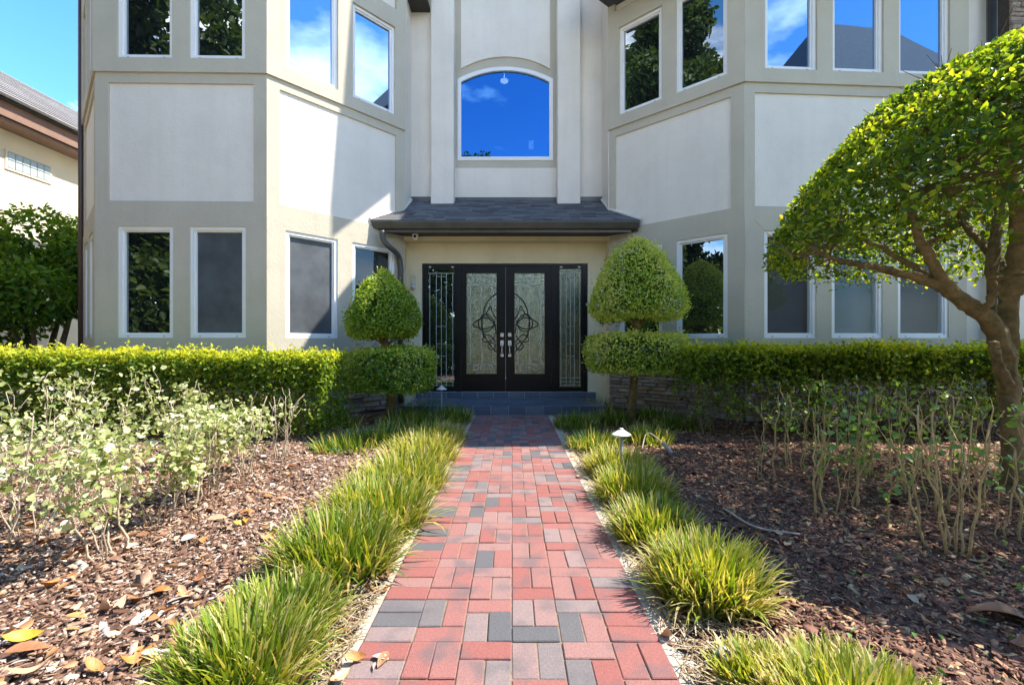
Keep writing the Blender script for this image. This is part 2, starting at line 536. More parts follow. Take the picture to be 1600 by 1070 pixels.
# brick pavers: half basket weave between two borders
B = .2033
spots_ = []
ncol = 6
y = PY1
rows = int((PY1-PY0)/(B/2))
def addb(cx, cy, rot): spots_.append((cx, cy, rot))
for r in range(rows):
    yc = PY1 - (r+.5)*B/2
    for cI in (0, 5):
        xc = PX0 + (cI+.5)*B
        if cI == 5 and r % 9 == 4:
            continue
        if cI == 5 and r % 9 == 3:
            addb(xc-B/4, yc-B/4, 1); addb(xc+B/4, yc-B/4, 1)
            continue
        addb(xc, yc, 0)
for cI in range(1, 5):
    off = 0 if cI % 2 else 2
    xc = PX0 + (cI+.5)*B
    r = -off
    while r < rows:
        yv = PY1 - (r+1)*B/2
        if r >= 0 or r == -1:
            if r >= 0:
                addb(xc-B/4, yv, 1); addb(xc+B/4, yv, 1)
        if r == -1 or r < 0:
            for q_ in range(r, r+2):
                if q_ >= 0: addb(xc, PY1-(q_+.5)*B/2, 0)
        if r+2 >= 0: addb(xc, PY1-(r+2.5)*B/2, 0)
        r += 3
brick_me = []
for k in range(6):
    m_ = MB()
    j = [random.uniform(-.0015, .0015) for _ in range(4)]
    m_.bbox(-B/2+.0022+j[0], B/2-.0022+j[1], -B/4+.0022+j[2], B/4-.0022+j[3], -.06, 0, .0035)
    brick_me.append(m_.mesh("brick", M['brick']))
vis = sorted([s for s in spots_ if s[1] > 1.45], key=lambda s: s[1])
single, rest = vis[:300], vis[300:] + [s for s in spots_ if s[1] <= 1.45]
for (cx, cy, rot) in single:
    Mx = Matrix.Translation((cx, cy, random.uniform(-.004, .002))) @ Matrix.Rotation((math.pi/2 if rot else 0)+random.gauss(0,.009)+(math.pi if random.random()<.5 else 0), 4, 'Z') \
         @ Matrix.Rotation(random.gauss(0,.004), 4, 'X') @ Matrix.Rotation(random.gauss(0,.004), 4, 'Y')
    ob("brick", random.choice(brick_me), path, Mx)
mb = MB()
for (cx, cy, rot) in rest:
    hx, hy = (B/4, B/2) if rot else (B/2, B/4)
    dz = random.uniform(-.002, .002)
    mb.bbox(cx-hx+.0022, cx+hx-.0022, cy-hy+.0022, cy+hy-.0022, -.06, dz, .0035)
tag(mb.build("brick", M['brick_far'], path), kind="stuff")

# ------------------------------------------------------------------ the house
house = empty("house", (0, 8.2, 0), "two storey pale stucco house with bays either side of a black double door", "house")

class Wall:
    def __init__(s, p0, p1):
        s.p0, s.p1 = Vector((*p0, 0)), Vector((*p1, 0))
        d = s.p1 - s.p0
        s.L = d.length
        s.u = d.normalized()
        s.M = Matrix.Translation(s.p0) @ Matrix.Rotation(math.atan2(d.y, d.x), 4, 'Z')
    def U(s, x):
        """distance along the wall of the vertical line seen at photo column x"""
        k = (x-800)/F
        # (p0.x+u.x t) = k (p0.y + u.y t)
        return (k*s.p0.y - s.p0.x)/(s.u.x - k*s.u.y)
    def z(s, x, y):
        t = s.U(x); Y = s.p0.y + s.u.y*t
        return H + (535-y)*Y/F

def grid_wall(name, w, u0, u1, z0, z1, holes, yf, yb, mat, parent=house):
    us = sorted(set([u0, u1] + [min(max(v, u0), u1) for h in holes for v in h[:2]]))
    zs = sorted(set([z0, z1] + [min(max(v, z0), z1) for h in holes for v in h[2:]]))
    def solid(i, j):
        if i < 0 or j < 0 or i >= len(us)-1 or j >= len(zs)-1: return False
        c, d = (us[i]+us[i+1])/2, (zs[j]+zs[j+1])/2
        return not any(h[0] < c < h[1] and h[2] < d < h[3] for h in holes)
    m_ = MB()
    for i in range(len(us)-1):
        for j in range(len(zs)-1):
            if not solid(i, j): continue
            a, b, c, d = us[i], us[i+1], zs[j], zs[j+1]
            m_.face_add([(a,yf,c),(b,yf,c),(b,yf,d),(a,yf,d)], [(0,1,2,3)])
            m_.face_add([(a,yb,c),(b,yb,c),(b,yb,d),(a,yb,d)], [(3,2,1,0)])
            if not solid(i-1, j): m_.face_add([(a,yf,c),(a,yf,d),(a,yb,d),(a,yb,c)], [(0,1,2,3)])
            if not solid(i+1, j): m_.face_add([(b,yf,c),(b,yb,c),(b,yb,d),(b,yf,d)], [(0,1,2,3)])
            if not solid(i, j-1): m_.face_add([(a,yf,c),(a,yb,c),(b,yb,c),(b,yf,c)], [(0,1,2,3)])
            if not solid(i, j+1): m_.face_add([(a,yf,d),(b,yf,d),(b,yb,d),(a,yb,d)], [(0,1,2,3)])
    return m_.build(name, mat, parent, w.M)

def window(w, u0, u1, z0, z1, kind, parent=house):
    fw = .075
    m_ = MB()
    def ring(a, b, c, d, t, y0, y1):
        m_.box(a, b, y0, y1, c, c+t); m_.box(a, b, y0, y1, d-t, d)
        m_.box(a, a+t, y0, y1, c+t, d-t); m_.box(b-t, b, y0, y1, c+t, d-t)
    ring(u0, u1, z0, z1, .05, -.018, .07)
    ring(u0+.05, u1-.05, z0+.05, z1-.05, .026, .004, .068)
    fr = m_.build("window", M['white'], parent, w.M)
    for uu in (u0+.14, u1-.14):
        c = MB(); c.box(uu-.014, uu+.014, -.022, -.0175, z0+.018, z0+.03)
        c.build("weep_cover", M['screw'], fr, w.M)
    def pane(y, mat, nm):
        p = MB(); p.box(u0+.07, u1-.07, y, y+.006, z0+.07, z1-.07)
        return p.build(nm, mat, fr, w.M)
    if kind == 'dark': pane(.035, M['pane_dark'], "pane")
    elif kind == 'sky': pane(.035, M['pane_sky'], "pane")
    elif kind == 'screen':
        pane(.03, M['screen'], "insect_screen")
    else:
        pane(.03, M['pane_clear'], "pane")
        bm_ = MB()
        n = 44
        hh = (z1-z0-.14)/n
        for k in range(n):
            zz = z0+.07+k*hh
            bm_.face_add([(u0+.06,.075,zz),(u1-.06,.075,zz),(u1-.06,.085,zz+hh*1.08),(u0+.06,.085,zz+hh*1.08)], [(0,1,2,3)])
        bm_.box(u0+.05, u1-.05, .1, .11, z0+.05, z1-.05)
        bm_.build("blind", M['blind_teal' if kind == 'teal' else 'blind_dark'], fr, w.M)
    return fr

A0, A1, A2, A3 = (-7.95, 8.42), (-6.19, 6.75), (-3.69, 6.80), (-2.07, 8.60)
B3, B2, B1 = (1.87, 8.60), (3.60, 7.01), (7.22, 7.22)
WLL, WLF, WLA = Wall(A0, A1), Wall(A1, A2), Wall(A2, A3)
WRA, WRF = Wall(B3, B2), Wall(B2, B1)
ZB, ZG, ZL, ZT = 1.07, 3.16, 5.24, 8.3
LO, HI = (1.29, 2.95), (5.45, 7.08)

def bay(w, wins, panels, ztop=ZT, e0=.012, e1=.012, upper_panel=True):
    """wins: (u0,u1,kind low,kind high); panels: (u0,u1)"""
    hl = [(a, b, *LO) for a, b, k, k2 in wins if k]
    hh = [(a, b, *HI) for a, b, k, k2 in wins if k2]
    up = [(a, b, 7.42, ztop) for a, b in panels] if upper_panel else []
    grid_wall("wall", w, 0, w.L, ZB-.02, ztop, hl+hh, 0, .2, M['stucco_light'])
    grid_wall("trim", w, -e0, w.L+e1, ZB, ZG, hl, -.034, .0, M['stucco_trim'])
    grid_wall("trim", w, -e0*.9, w.L+e1*.9, ZG, ZL, [(a, b, 3.33, 5.09) for a, b in panels], -.026, .0, M['stucco_trim'])
    grid_wall("trim", w, -e0*1.8, w.L+e1*1.8, ZL, ztop, hh+up, -.056, .0, M['stucco_trim'])
    for a, b, k, k2 in wins:
        if k: window(w, a, b, *LO, k)
        if k2: window(w, a, b, *HI, k2)
    bx = MB(); bx.box(.05, w.L-.05, .45, .5, ZB, ztop)
    bx.build("inner_wall", M['room'], house, w.M)

U = WLF.U
bay(WLF, [(U(187), U(273), 'dark', 'dark'), (U(299), U(386), 'screen', 'dark')], [(U(172), U(398))])
U = WLA.U
bay(WLA, [(U(445), U(526), 'screen', 'sky'), (U(549), U(615), 'blind', 'sky')], [(U(436), U(617))])
bay(WLL, [(.35, 1.05, 'dark', 'sky'), (1.3, 2.05, 'dark', 'sky')], [(.25, 2.2)])
U = WRA.U
bay(WRA, [(U(969), U(1036), 'dark', 'dark'), (U(1058), U(1138), 'dark', 'dark')], [(U(963), U(1143))], ztop=7.7)
U = WRF.U
bay(WRF, [(U(1192), U(1273), 'blind', 'sky'), (U(1297), U(1376), 'teal', 'sky'), (U(1400), U(1479), 'blind', 'sky')], [(U(1178), U(1490))], ztop=7.7)

# wing wall, stone chimney breast and downspout at the far right
WW = Wall((7.22, 7.235), (8.2, 7.26))
grid_wall("wall", WW, 0, WW.L, 0, 7.5, [], 0, .25, M['stucco_light'])
WC = Wall((7.80, 7.06), (11.0, 7.2))
grid_wall("wall", WC, 0, WC.L, 0, 4.4, [], 0, .25, M['stucco_light'])
cb = MB(); cb.box(0, WC.L, .03, .3, 4.4, 9.5)
chim = cb.build("chimney_breast", M['mortar'], house, WC.M)

def pipe(name, pts, r, mat, parent, n=8):
    m_ = MB(); m_.tube(pts, r, n)
    return m_.build(name, mat, parent, smooth=True)
pipe("downspout", [(7.56, 7.12, 0), (7.56, 7.12, 7.5)], .06, M['dark_metal'], house)
pipe("downspout", [(-8.0, 8.38, 0), (-8.0, 8.38, 8.3)], .038, plain("brown_downspout", (.10,.065,.05), .4), house)

# stacked ledge stone
stone_me = []
for k in range(10):
    m_ = MB(); rr = random.Random(k)
    c = .10
    base = [(-.5,-.5),(.5,-.5),(.5,.5),(-.5,.5)]
    vv = []
    for x, z_ in base: vv.append((x+rr.uniform(-.0,.01), .0, z_))
    for x, z_ in base: vv.append((x*(1-rr.uniform(.0,.04)), -.75+rr.uniform(-.15,.15), z_*(1-rr.uniform(.02,.18))))
    for x, z_ in base: vv.append((x*(.92-rr.uniform(.0,.06)), -1+rr.uniform(-.2,.2), z_*(.72-rr.uniform(0,.15))))
    ff = [(8,9,10,11)]
    for q_ in (0,4):
        for i in range(4): ff.append((q_+i, q_+(i+1)%4, q_+4+(i+1)%4, q_+4+i))
    m_.face_add(vv, ff)
    stone_me.append(m_.mesh("stone", M['stone']))
def stones(w, z0, z1, parent, singles=True, u0=0., u1=None, y=0.0):
    u1 = u1 or w.L
    z_ = z0
    mbs = MB()
    n = 0
    while z_ < z1-.02:
        h = min(random.choice([.05,.06,.065,.075,.09,.10]), z1-z_)
        if z1-z_-h < .03: h = z1-z_
        u = u0 - random.uniform(0, .1)
        while u < u1:
            L = min(random.uniform(.14, .42), max(u1-u, .06))
            a, b = max(u, u0), min(u+L, u1)
            if b-a > .03:
                d = random.uniform(.03, .075)
                T = w.M @ Matrix.Translation(((a+b)/2, y, z_+h/2)) @ Matrix.Diagonal((b-a-.006, d, h-.006, 1))
                if singles:
                    ob("stone", random.choice(stone_me), parent, T)
                    n += 1
                else:
                    me_ = random.choice(stone_me)
                    TT = w.M.inverted() @ T
                    mbs.face_add([TT @ v.co for v in me_.vertices], [tuple(p.vertices) for p in me_.polygons])
            u += L
        z_ += h
    if not singles:
        tag(mbs.build("stone", M['stone_stuff'], parent, w.M), kind="stuff")
    return n
ns = 0
for w, s_ in ((WLA, True), (WRA, True), (WLF, False), (WRF, False), (WLL, False)):
    b_ = MB(); b_.box(0, w.L, .0, .2, -.1, ZB-.03)
    base = b_.build("stone_base", M['mortar'], house, w.M)
    if s_: ns += stones(w, 0, ZB-.03, base)
    elif w is WRF:
        stones(w, 0, ZB-.03, base, True, 0, 1.3)
        stones(w, 0, ZB-.03, base, False, 1.3, w.L)
    else: stones(w, 0, ZB-.03, base, False)
    cp = MB(); cp.box(-.02, w.L+.02, -.05, .0, ZB-.03, ZB-.002)
    cp.build("base_ledge", M['stucco_trim'], house, w.M)
stones(WC, 4.4, 9.5, chim, True, 0, .8, .03)
stones(WC, 4.4, 9.5, chim, False, .8, WC.L, .03)

# central upper wall and its arched window
YW = 9.2
LX, RX = -2.07, 1.85
def FX(x, Y): return (x-800)*Y/F
def FZ(y, Y): return H+(535-y)*Y/F
WRT = Wall((LX, 8.60), (LX, 9.2)); WRT2 = Wall((RX, 9.2), (RX, 8.6))
grid_wall("wall", WRT, 0, .6, 3.3, 8.3, [], -.02, .2, M['stucco_light'])
grid_wall("wall", WRT2, 0, .6, 3.3, 8.3, [], -.02, .2, M['stucco_light'])
pL0, pL1, pR0, pR1 = FX(673,9.0), FX(709,9.0), FX(871,9.0), FX(907,9.0)
m_ = MB(); m_.box(LX, pL0+.03, YW, YW+.2, 3.3, 8.3); m_.build("wall", M['stucco_light'], house)
m_ = MB(); m_.box(pR1-.03, RX, YW, YW+.2, 3.3, 8.3); m_.build("wall", M['stucco_light'], house)
for a, b in ((pL0, pL1), (pR0, pR1)):
    m_ = MB(); m_.bbox(a, b, 9.0, 9.35, FZ(322,9.0), 9.6, .012)
    p_ = m_.build("pilaster", M['stucco_light'], house)
    m_ = MB(); m_.box(a+.03, b-.03, 9.01, 9.3, FZ(326,9.0)-.05, FZ(322,9.0)-.002)
    m_.build("flashing", M['white'], p_)
YP = 9.26
wx0, wx1, wz0 = FX(715,YP), FX(864,YP), FZ(251,YP)
wzs, wzc = FZ(124,YP), FZ(105,YP)
def arch(x0, x1, zs, zc, n=18):
    w_ = (x1-x0)/2; rise = zc-zs
    R = (w_*w_+rise*rise)/(2*rise)
    cx = (x0+x1)/2; cz = zc-R
    a = math.asin(w_/R)
    return [(cx+R*math.sin(-a+2*a*k/n), cz+R*math.cos(-a+2*a*k/n)) for k in range(n+1)]
outer = arch(wx0, wx1, wzs, wzc)
t_ = .075
inner = arch(wx0+t_, wx1-t_, wzs-.06, wzc-t_)
# trim field (grey) with the arched opening
def arched_wall(name, x0, x1, z0, z1, hole, hz0, yf, yb, mat):
    m_ = MB(); ha, hb = hole[0][0], hole[-1][0]
    m_.box(x0, ha, yf, yb, z0, z1); m_.box(hb, x1, yf, yb, z0, z1)
    if hz0 > z0: m_.box(ha, hb, yf, yb, z0, hz0)
    for (xa, za), (xb, zb_) in zip(hole[:-1], hole[1:]):
        m_.face_add([(xa,yf,za),(xb,yf,zb_),(xb,yf,z1),(xa,yf,z1),(xa,yb,za),(xb,yb,zb_),(xb,yb,z1),(xa,yb,z1)],
                    [(0,1,2,3),(7,6,5,4),(0,4,5,1),(3,2,6,7),(0,3,7,4),(1,5,6,2)])
    return m_.build(name, mat, house)
arched_wall("trim", pL1, pR0, FZ(263,YP), 9.4, outer, wz0, YP, YP+.2, M['stucco_trim'])
m_ = MB(); m_.box(pL1, pR0, YP-.02, YP+.2, 3.3, FZ(263,YP)-.003); m_.build("wall", M['stucco_light'], house)
# light panel above with an arched lower edge
ua, ub = FX(720.5,YP), FX(859,YP)
ar = arch(ua, ub, FZ(109,YP), FZ(90,YP))
m_ = MB()
for (xa, za), (xb, zb_) in zip(ar[:-1], ar[1:]):
    m_.face_add([(xa,YP-.03,za),(xb,YP-.03,zb_),(xb,YP-.03,9.3),(xa,YP-.03,9.3),(xa,YP,za),(xb,YP,zb_)],
                [(0,1,2,3),(0,4,5,1)])
m_.face_add([(ua,YP-.03,ar[0][1]),(ua,YP,ar[0][1]),(ua,YP,9.3),(ua,YP-.03,9.3)], [(3,2,1,0)])
m_.face_add([(ub,YP-.03,ar[-1][1]),(ub,YP,ar[-1][1]),(ub,YP,9.3),(ub,YP-.03,9.3)], [(0,1,2,3)])
m_.build("panel", M['stucco_light'], house)
m_ = MB()
yf, yb = YP-.012, YP+.08
m_.box(wx0, wx1, yf, yb, wz0, wz0+t_)
m_.box(wx0, wx0+t_, yf, yb, wz0+t_, inner[0][1]); m_.box(wx1-t_, wx1, yf, yb, wz0+t_, inner[-1][1])
for k in range(18):
    o0, o1, i0, i1 = outer[k], outer[k+1], inner[k], inner[k+1]
    if k == 0: m_.face_add([(o0[0],yf,inner[0][1]),(i0[0],yf,i0[1]),(o0[0],yf,o0[1]),(o0[0],yb,inner[0][1]),(i0[0],yb,i0[1]),(o0[0],yb,o0[1])], [(0,1,2)])
    if k == 17: m_.face_add([(i1[0],yf,i1[1]),(o1[0],yf,i1[1]),(o1[0],yf,o1[1])], [(0,1,2)])
    m_.face_add([(i0[0],yf,i0[1]),(i1[0],yf,i1[1]),(o1[0],yf,o1[1]),(o0[0],yf,o0[1]),
                 (i0[0],yb,i0[1]),(i1[0],yb,i1[1]),(o1[0],yb,o1[1]),(o0[0],yb,o0[1])],
                [(0,1,2,3),(1,0,4,5),(3,2,6,7)])
aw = m_.build("window", M['white'], house)
m_ = MB()
poly = [(wx0+t_*.9, wz0+t_*.9), (wx1-t_*.9, wz0+t_*.9)] + [(x, z_+.006) for x, z_ in reversed(inner)]
m_.prism(poly, YP+.035, YP+.043)
m_.build("pane", M['pane_blue'], aw)
# the hall seen through the arched window
rm = MB()
rx0, rx1, ry0, ry1, rz0, rz1 = -1.6, 1.35, YP+.21, 11.3, 3.4, 7.55
rm.face_add([(rx0,ry0,rz0),(rx1,ry0,rz0),(rx1,ry1,rz0),(rx0,ry1,rz0),(rx0,ry0,rz1),(rx1,ry0,rz1),(rx1,ry1,rz1),(rx0,ry1,rz1)],
            [(0,1,2,3),(7,6,5,4),(1,5,6,2),(2,6,7,3),(3,7,4,0)])
rm.build("inner_wall", plain("hall_paint", (.03,.035,.045), .9), house)
lx, lz = FX(788, 10.3), FZ(128, 10.3)
dl = MB(); dl.lathe([(.09, rz1-.004-0), (.09, rz1-.03), (.075, rz1-.035)], 18, (0.0,0,0))
lampm = MB()
lp = px(788, 128, 9.9)
lampm.lathe([(.085,.0), (.085,.03), (.02,.05), (.012,.06), (.012, rz1-lp.z)], 16, (lp.x, lp.y, lp.z))
lampm.build("ceiling_lamp", M['glow'], house)
pl_ = px(830, 226, ry1-.03)
m_ = MB(); m_.box(pl_.x-.06, pl_.x+.06, ry1-.03, ry1-.001, pl_.z-.1, pl_.z+.1)
plate_mat = plain("glowing_plate", (.6,.7,.75), .4)
plate_mat.node_tree.nodes["Principled BSDF"].inputs["Emission Color"].default_value = (.6, .85, 1, 1)
plate_mat.node_tree.nodes["Principled BSDF"].inputs["Emission Strength"].default_value = 1.6  # glow added to a plain wall plate so it shows through the pane
m_.build("wall_plate", plate_mat, house)

# porch: recess, soffit, roof
YD = 8.82
m_ = MB()
dx0, dx1, dz0, dz1 = FX(660,YD), FX(918,YD), FZ(611,YD), FZ(412,YD)
ZS = FZ(372, 8.62)
m_.box(LX, dx0, YD-.02, YD+.2, 0, dz1); m_.box(dx1, RX, YD-.02, YD+.2, 0, dz1); m_.box(LX, RX, YD-.02, YD+.2, dz1, ZS+.2)
m_.build("porch_wall", M['stucco_porch'], house)
for w in (Wall((LX, 8.60), (LX, YD)), Wall((RX, YD), (RX, 8.60))):
    grid_wall("porch_wall", w, 0, w.L, 0, ZS+.1, [], -.015, .15, M['stucco_porch'])
m_ = MB(); m_.box(LX+.003, RX-.003, 8.58, YD-.022, ZS-.06, ZS+.12); m_.build("porch_beam", M['stucco_porch'], house)
YE = 8.08
ex0, ex1 = FX(581,YE), FX(999,YE)
zE = FZ(345, YE)
# soffit, fascia, gutter
def angX(w, y):                     # x on a bay face at depth y
    return w.p0.x + w.u.x*(y-w.p0.y)/w.u.y
m_ = MB()
sl = [(angX(WLA,YE+.1)+.04, YE+.1), (angX(WRA,YE+.1)-.04, YE+.1), (RX-.05, 8.575), (LX+.05, 8.575)]
zs0 = ZS+.02
m_.face_add([(*p, zs0) for p in sl]+[(*p, zs0+.03) for p in sl], [(3,2,1,0),(4,5,6,7),(0,1,5,4),(1,2,6,5),(2,3,7,6),(3,0,4,7)])
m_.build("soffit", M['soffit'], house)
m_ = MB(); m_.box(ex0+.12, ex1-.12, YE+.09, YE+.12, zs0-.02, zE); m_.build("fascia", M['gutter'], house)
gm = MB()
gprof = [(YE+.085, zE-.13), (YE+.02, zE-.13), (YE+.012, zE-.115), (YE-.03, zE-.04), (YE-.035, zE-.012), (YE-.03, zE), (YE-.02, zE), (YE-.02, zE-.02), (YE+.085, zE-.05)]
n = len(gprof)
gm.face_add([(ex0,a,b) for a,b in gprof]+[(ex1,a,b) for a,b in gprof], [tuple(range(n-1,-1,-1)), tuple(range(n,2*n))]+[(i,(i+1)%n,n+(i+1)%n,n+i) for i in range(n)])
gut = gm.build("gutter", M['gutter'], house)
pts = [px(597,360,8.05), px(599,374,8.08), px(606,384,8.14), px(618,394,8.3), px(624,404,8.42), px(626,420,8.45)]
pts = spline(pts, 4) + [Vector((pts[-1].x, pts[-1].y, .1))]
pipe("downspout", pts, .052, M['gutter'], house)
# pent roof with shingles laid in courses; flares out over the bay faces
yT = YW+.06
zT = FZ(312, YW)
sy, sz = yT-YE, zT-zE-.005
m_ = MB()
hx0, hx1 = ex0+.0, ex1
NR = 15
def roofedge(t):
    Yc = YE-.01 + sy*t
    zc = zE+.0 + sz*t
    return Yc, zc, max(angX(WLA, min(Yc, 8.6))-.05, ex0-.02) if Yc < 8.62 else LX-.0, min(angX(WRA, min(Yc, 8.6))+.05, ex1+.02) if Yc < 8.62 else RX
prev = None
vv, ff = [], []
for k in range(13):
    Yc, zc, a, b = roofedge(k/12)
    vv += [(a, Yc, zc-.012), (b, Yc, zc-.012)]
    if k: ff.append((2*k-2, 2*k-1, 2*k+1, 2*k))
m_.face_add(vv, ff)
pr = m_.build("porch_roof", M['roofing'], house)
sh_me = []
for k in range(5):
    s_ = MB(); d = random.uniform(.8, 1.0)
    s_.box(-.5, .5, 0, 1, 0, .6+.4*d)
    sh_me.append(s_.mesh("shingle", M['shingle']))
slope = math.atan2(sz, sy)
for r in range(NR):
    t0 = r/NR
    Yc, zc, a, b = roofedge(t0)
    x = a + random.uniform(-.1, 0)
    while x < b:
        L = random.choice([.18, .24, .3, .36])
        xa, xb = max(x, a), min(x+L, b)
        if xb-xa > .04:
            dp = sy/NR*1.25
            T = Matrix.Translation(((xa+xb)/2, Yc+random.uniform(-.006,.006), zc-.004)) @ Matrix.Rotation(slope-.03, 4, 'X') @ Matrix.Diagonal((xb-xa-.004, dp/math.cos(slope), .02, 1))
            ob("shingle", random.choice(sh_me), pr, T)
        x += L
for w, sg in ((WLA, 1), (WRA, -1)):
    m_ = MB()
    p0 = (ex0-.03 if sg > 0 else ex1+.03, YE-.01, zE+.03)
    Yc, zc, a, b = roofedge(.47); p1 = (a if sg > 0 else b, Yc, zc+.03)
    Yc, zc, a, b = roofedge(1.); p2 = ((a+.03) if sg > 0 else (b-.03), Yc, zc+.04)
    m_.tube([p0, p1], .03, 6); m_.tube([p1, p2], .028, 6)
    m_.build("roof_flashing", M['stucco_light'], house)
m_ = MB(); m_.box(LX, pL0, YW-.03, YW-.002, zT-.04, zT+.05).box(pL1, pR0, YP-.05, YP-.022, zT-.04, zT+.05).box(pR1, RX, YW-.03, YW-.002, zT-.04, zT+.05)
tag(m_.build("roof_flashing", M['gutter'], house), kind="stuff")

# slate step
stp = MB(); stp.box(-1.86, 1.62, 7.67, 8.9, -.08, .135); stp.box(-1.86, 1.62, 8.73, 8.95, .1, .263)
step = stp.build("porch_step", M['grout'], house)
tile_me = MB().bbox(-.5, .5, -.5, .5, -.5, .5, .012).mesh("tile", M['slate'])
def tile(x0, x1, y0, y1, z0, z1):
    T = Matrix.Translation(((x0+x1)/2, (y0+y1)/2, (z0+z1)/2)) @ Matrix.Diagonal((x1-x0, y1-y0, z1-z0, 1))
    ob("tile", tile_me, step, T)
TW = .3
x = -1.86
while x < 1.6:
    xe = min(x+TW, 1.62)
    g_ = .005
    tile(x+g_, xe-g_, 7.652, 7.672, .0, .132)
    tile(x+g_, xe-g_, 8.712, 8.732, .15, .262)
    x += TW
for r in range(4):
    x = -1.86 - (r % 2)*TW/2
    ya, yb_ = 7.652+r*.265, 7.652+(r+1)*.265
    while x < 1.6:
        xa, xe = max(x, -1.86), min(x+TW, 1.62)
        if xe-xa > .04: tile(xa+.006, xe-.006, ya+.007, min(yb_, 8.71)-.007, .12, .141)
        x += TW

# black entry doors
door_w = dx1-dx0
y0 = YD-.03
def dX(x): return FX(x, y0)
def dZ(y): return FZ(y, y0)
# frame
m_ = MB()
zt, zb = dZ(413), .265
for a, b in ((661,666), (713,720.6), (861.4,870.6), (911,917)):
    m_.box(dX(a), dX(b), y0-.02, y0+.12, zb, zt-.04)
m_.box(dX(661), dX(917), y0-.02, y0+.12, zt-.04, zt)
ent = m_.build("door_frame", M['black'], house)
def curtube(pts, r, name, parent, mat, n=6, mirror=None):
    P = spline([(dX(a), y0-.012, dZ(b)) for a, b in pts], 5)
    m_ = MB(); m_.tube(P, r, n)
    return m_.build(name, mat, parent, smooth=True)
def came_mesh(lines, r=.004):
    m_ = MB()
    for (a, b, c, d) in lines:
        xa, xb, za, zb2 = dX(min(a,c)), dX(max(a,c)), dZ(max(b,d)), dZ(min(b,d))
        m_.box(xa-r, xb+r, y0-.004, y0+.012, za-r, zb2+r)
    return m_
def leaf(x0, x1, g0, g1, mirror):
    m_ = MB()
    za, zb2, zl, zh = dZ(584), dZ(427), .27, zt-.045
    X0, X1, G0, G1 = dX(x0), dX(x1), dX(g0), dX(g1)
    m_.box(X0, G0, y0, y0+.05, zl, zh); m_.box(G1, X1, y0, y0+.05, zl, zh)
    m_.box(G0, G1, y0, y0+.05, zl, za); m_.box(G0, G1, y0, y0+.05, zb2, zh)
    d = m_.build("door", M['black'], house)
    e = MB(); q_ = .012
    e.box(G0-q_, G0, y0-.012, y0-.001, za-q_, zb2+q_).box(G1, G1+q_, y0-.012, y0-.001, za-q_, zb2+q_)
    e.box(G0, G1, y0-.012, y0-.001, za-q_, za).box(G0, G1, y0-.012, y0-.001, zb2, zb2+q_)
    e.build("glazing_bead", M['black'], d)
    p = MB(); p.box(G0, G1, y0+.012, y0+.02, za, zb2)
    p.build("pane", M['door_glass'], d)
    L = []
    def mxx(v): return v if not mirror else 2*790-v       # right-leaf columns mirrored to the left leaf
    for x_ in (810, 827, 845):
        L.append((mxx(x_), 446, mxx(x_), 568))
    for q0 in (811, 822, 833):
        for a, b, c, dd in ((0,434,7,434), (0,434,0,441), (7,434,7,441), (0,441,7,441)):
            L.append((mxx(q0+a), b, mxx(q0+c), dd))
            L.append((mxx(q0+a), b+137, mxx(q0+c), dd+137))
    L.append((mxx(805), 446, mxx(850), 446)); L.append((mxx(805), 569, mxx(850), 569))
    tag(came_mesh(L, .0035).build("leading", M['came'], d), kind="stuff")
    R_ = lambda pts: [(mxx(640+a/3.963), 390+b/3.963) for a, b in pts]
    curves = [
        [(652,272),(695,308),(724,360),(738,420),(742,480),(722,540),(690,590),(654,632)],
        [(654,520),(662,470),(700,425),(745,425),(797,462),(760,485),(712,490),(672,470),(660,440)],
        [(715,398),(752,425),(762,460),(745,495),(712,506),(680,490),(668,455),(682,420),(715,398)],
        [(652,430),(672,395),(688,350),(702,372),(712,400),(690,430),(655,470)],
        [(654,575),(680,540),(715,528),(738,560),(712,572),(680,560),(658,530)],
        [(683,572),(704,592),(690,618),(664,612),(660,588),(683,572)],
        [(725,398),(745,415),(740,450),(738,500),(728,545)],
    ]
    for c in curves:
        curtube(R_(c), .0095, "scroll", d, M['iron'])
    hx = 784.5 if mirror else 796.5
    h = MB()
    h.bbox(dX(hx)-.035, dX(hx)+.035, y0-.022, y0-.001, dZ(526), dZ(520)-0, .004)
    h.build("deadbolt", M['nickel'], d)
    h = MB()
    h.bbox(dX(hx)-.035, dX(hx)+.035, y0-.02, y0-.001, dZ(540), dZ(531.5), .004)
    h.bbox(dX(hx)-.03, dX(hx)+.03, y0-.02, y0-.001, dZ(557), dZ(552), .004)
    h.tube(spline([(dX(hx),y0-.015,dZ(536)), (dX(hx),y0-.06,dZ(538.5)), (dX(hx),y0-.06,dZ(551)), (dX(hx),y0-.015,dZ(554.5))], 5), .013, 8)
    h.build("handle", M['nickel'], d)
    return d
leaf(721, 789.6, 729, 776, True)
leaf(790.4, 861, 804, 851, False)
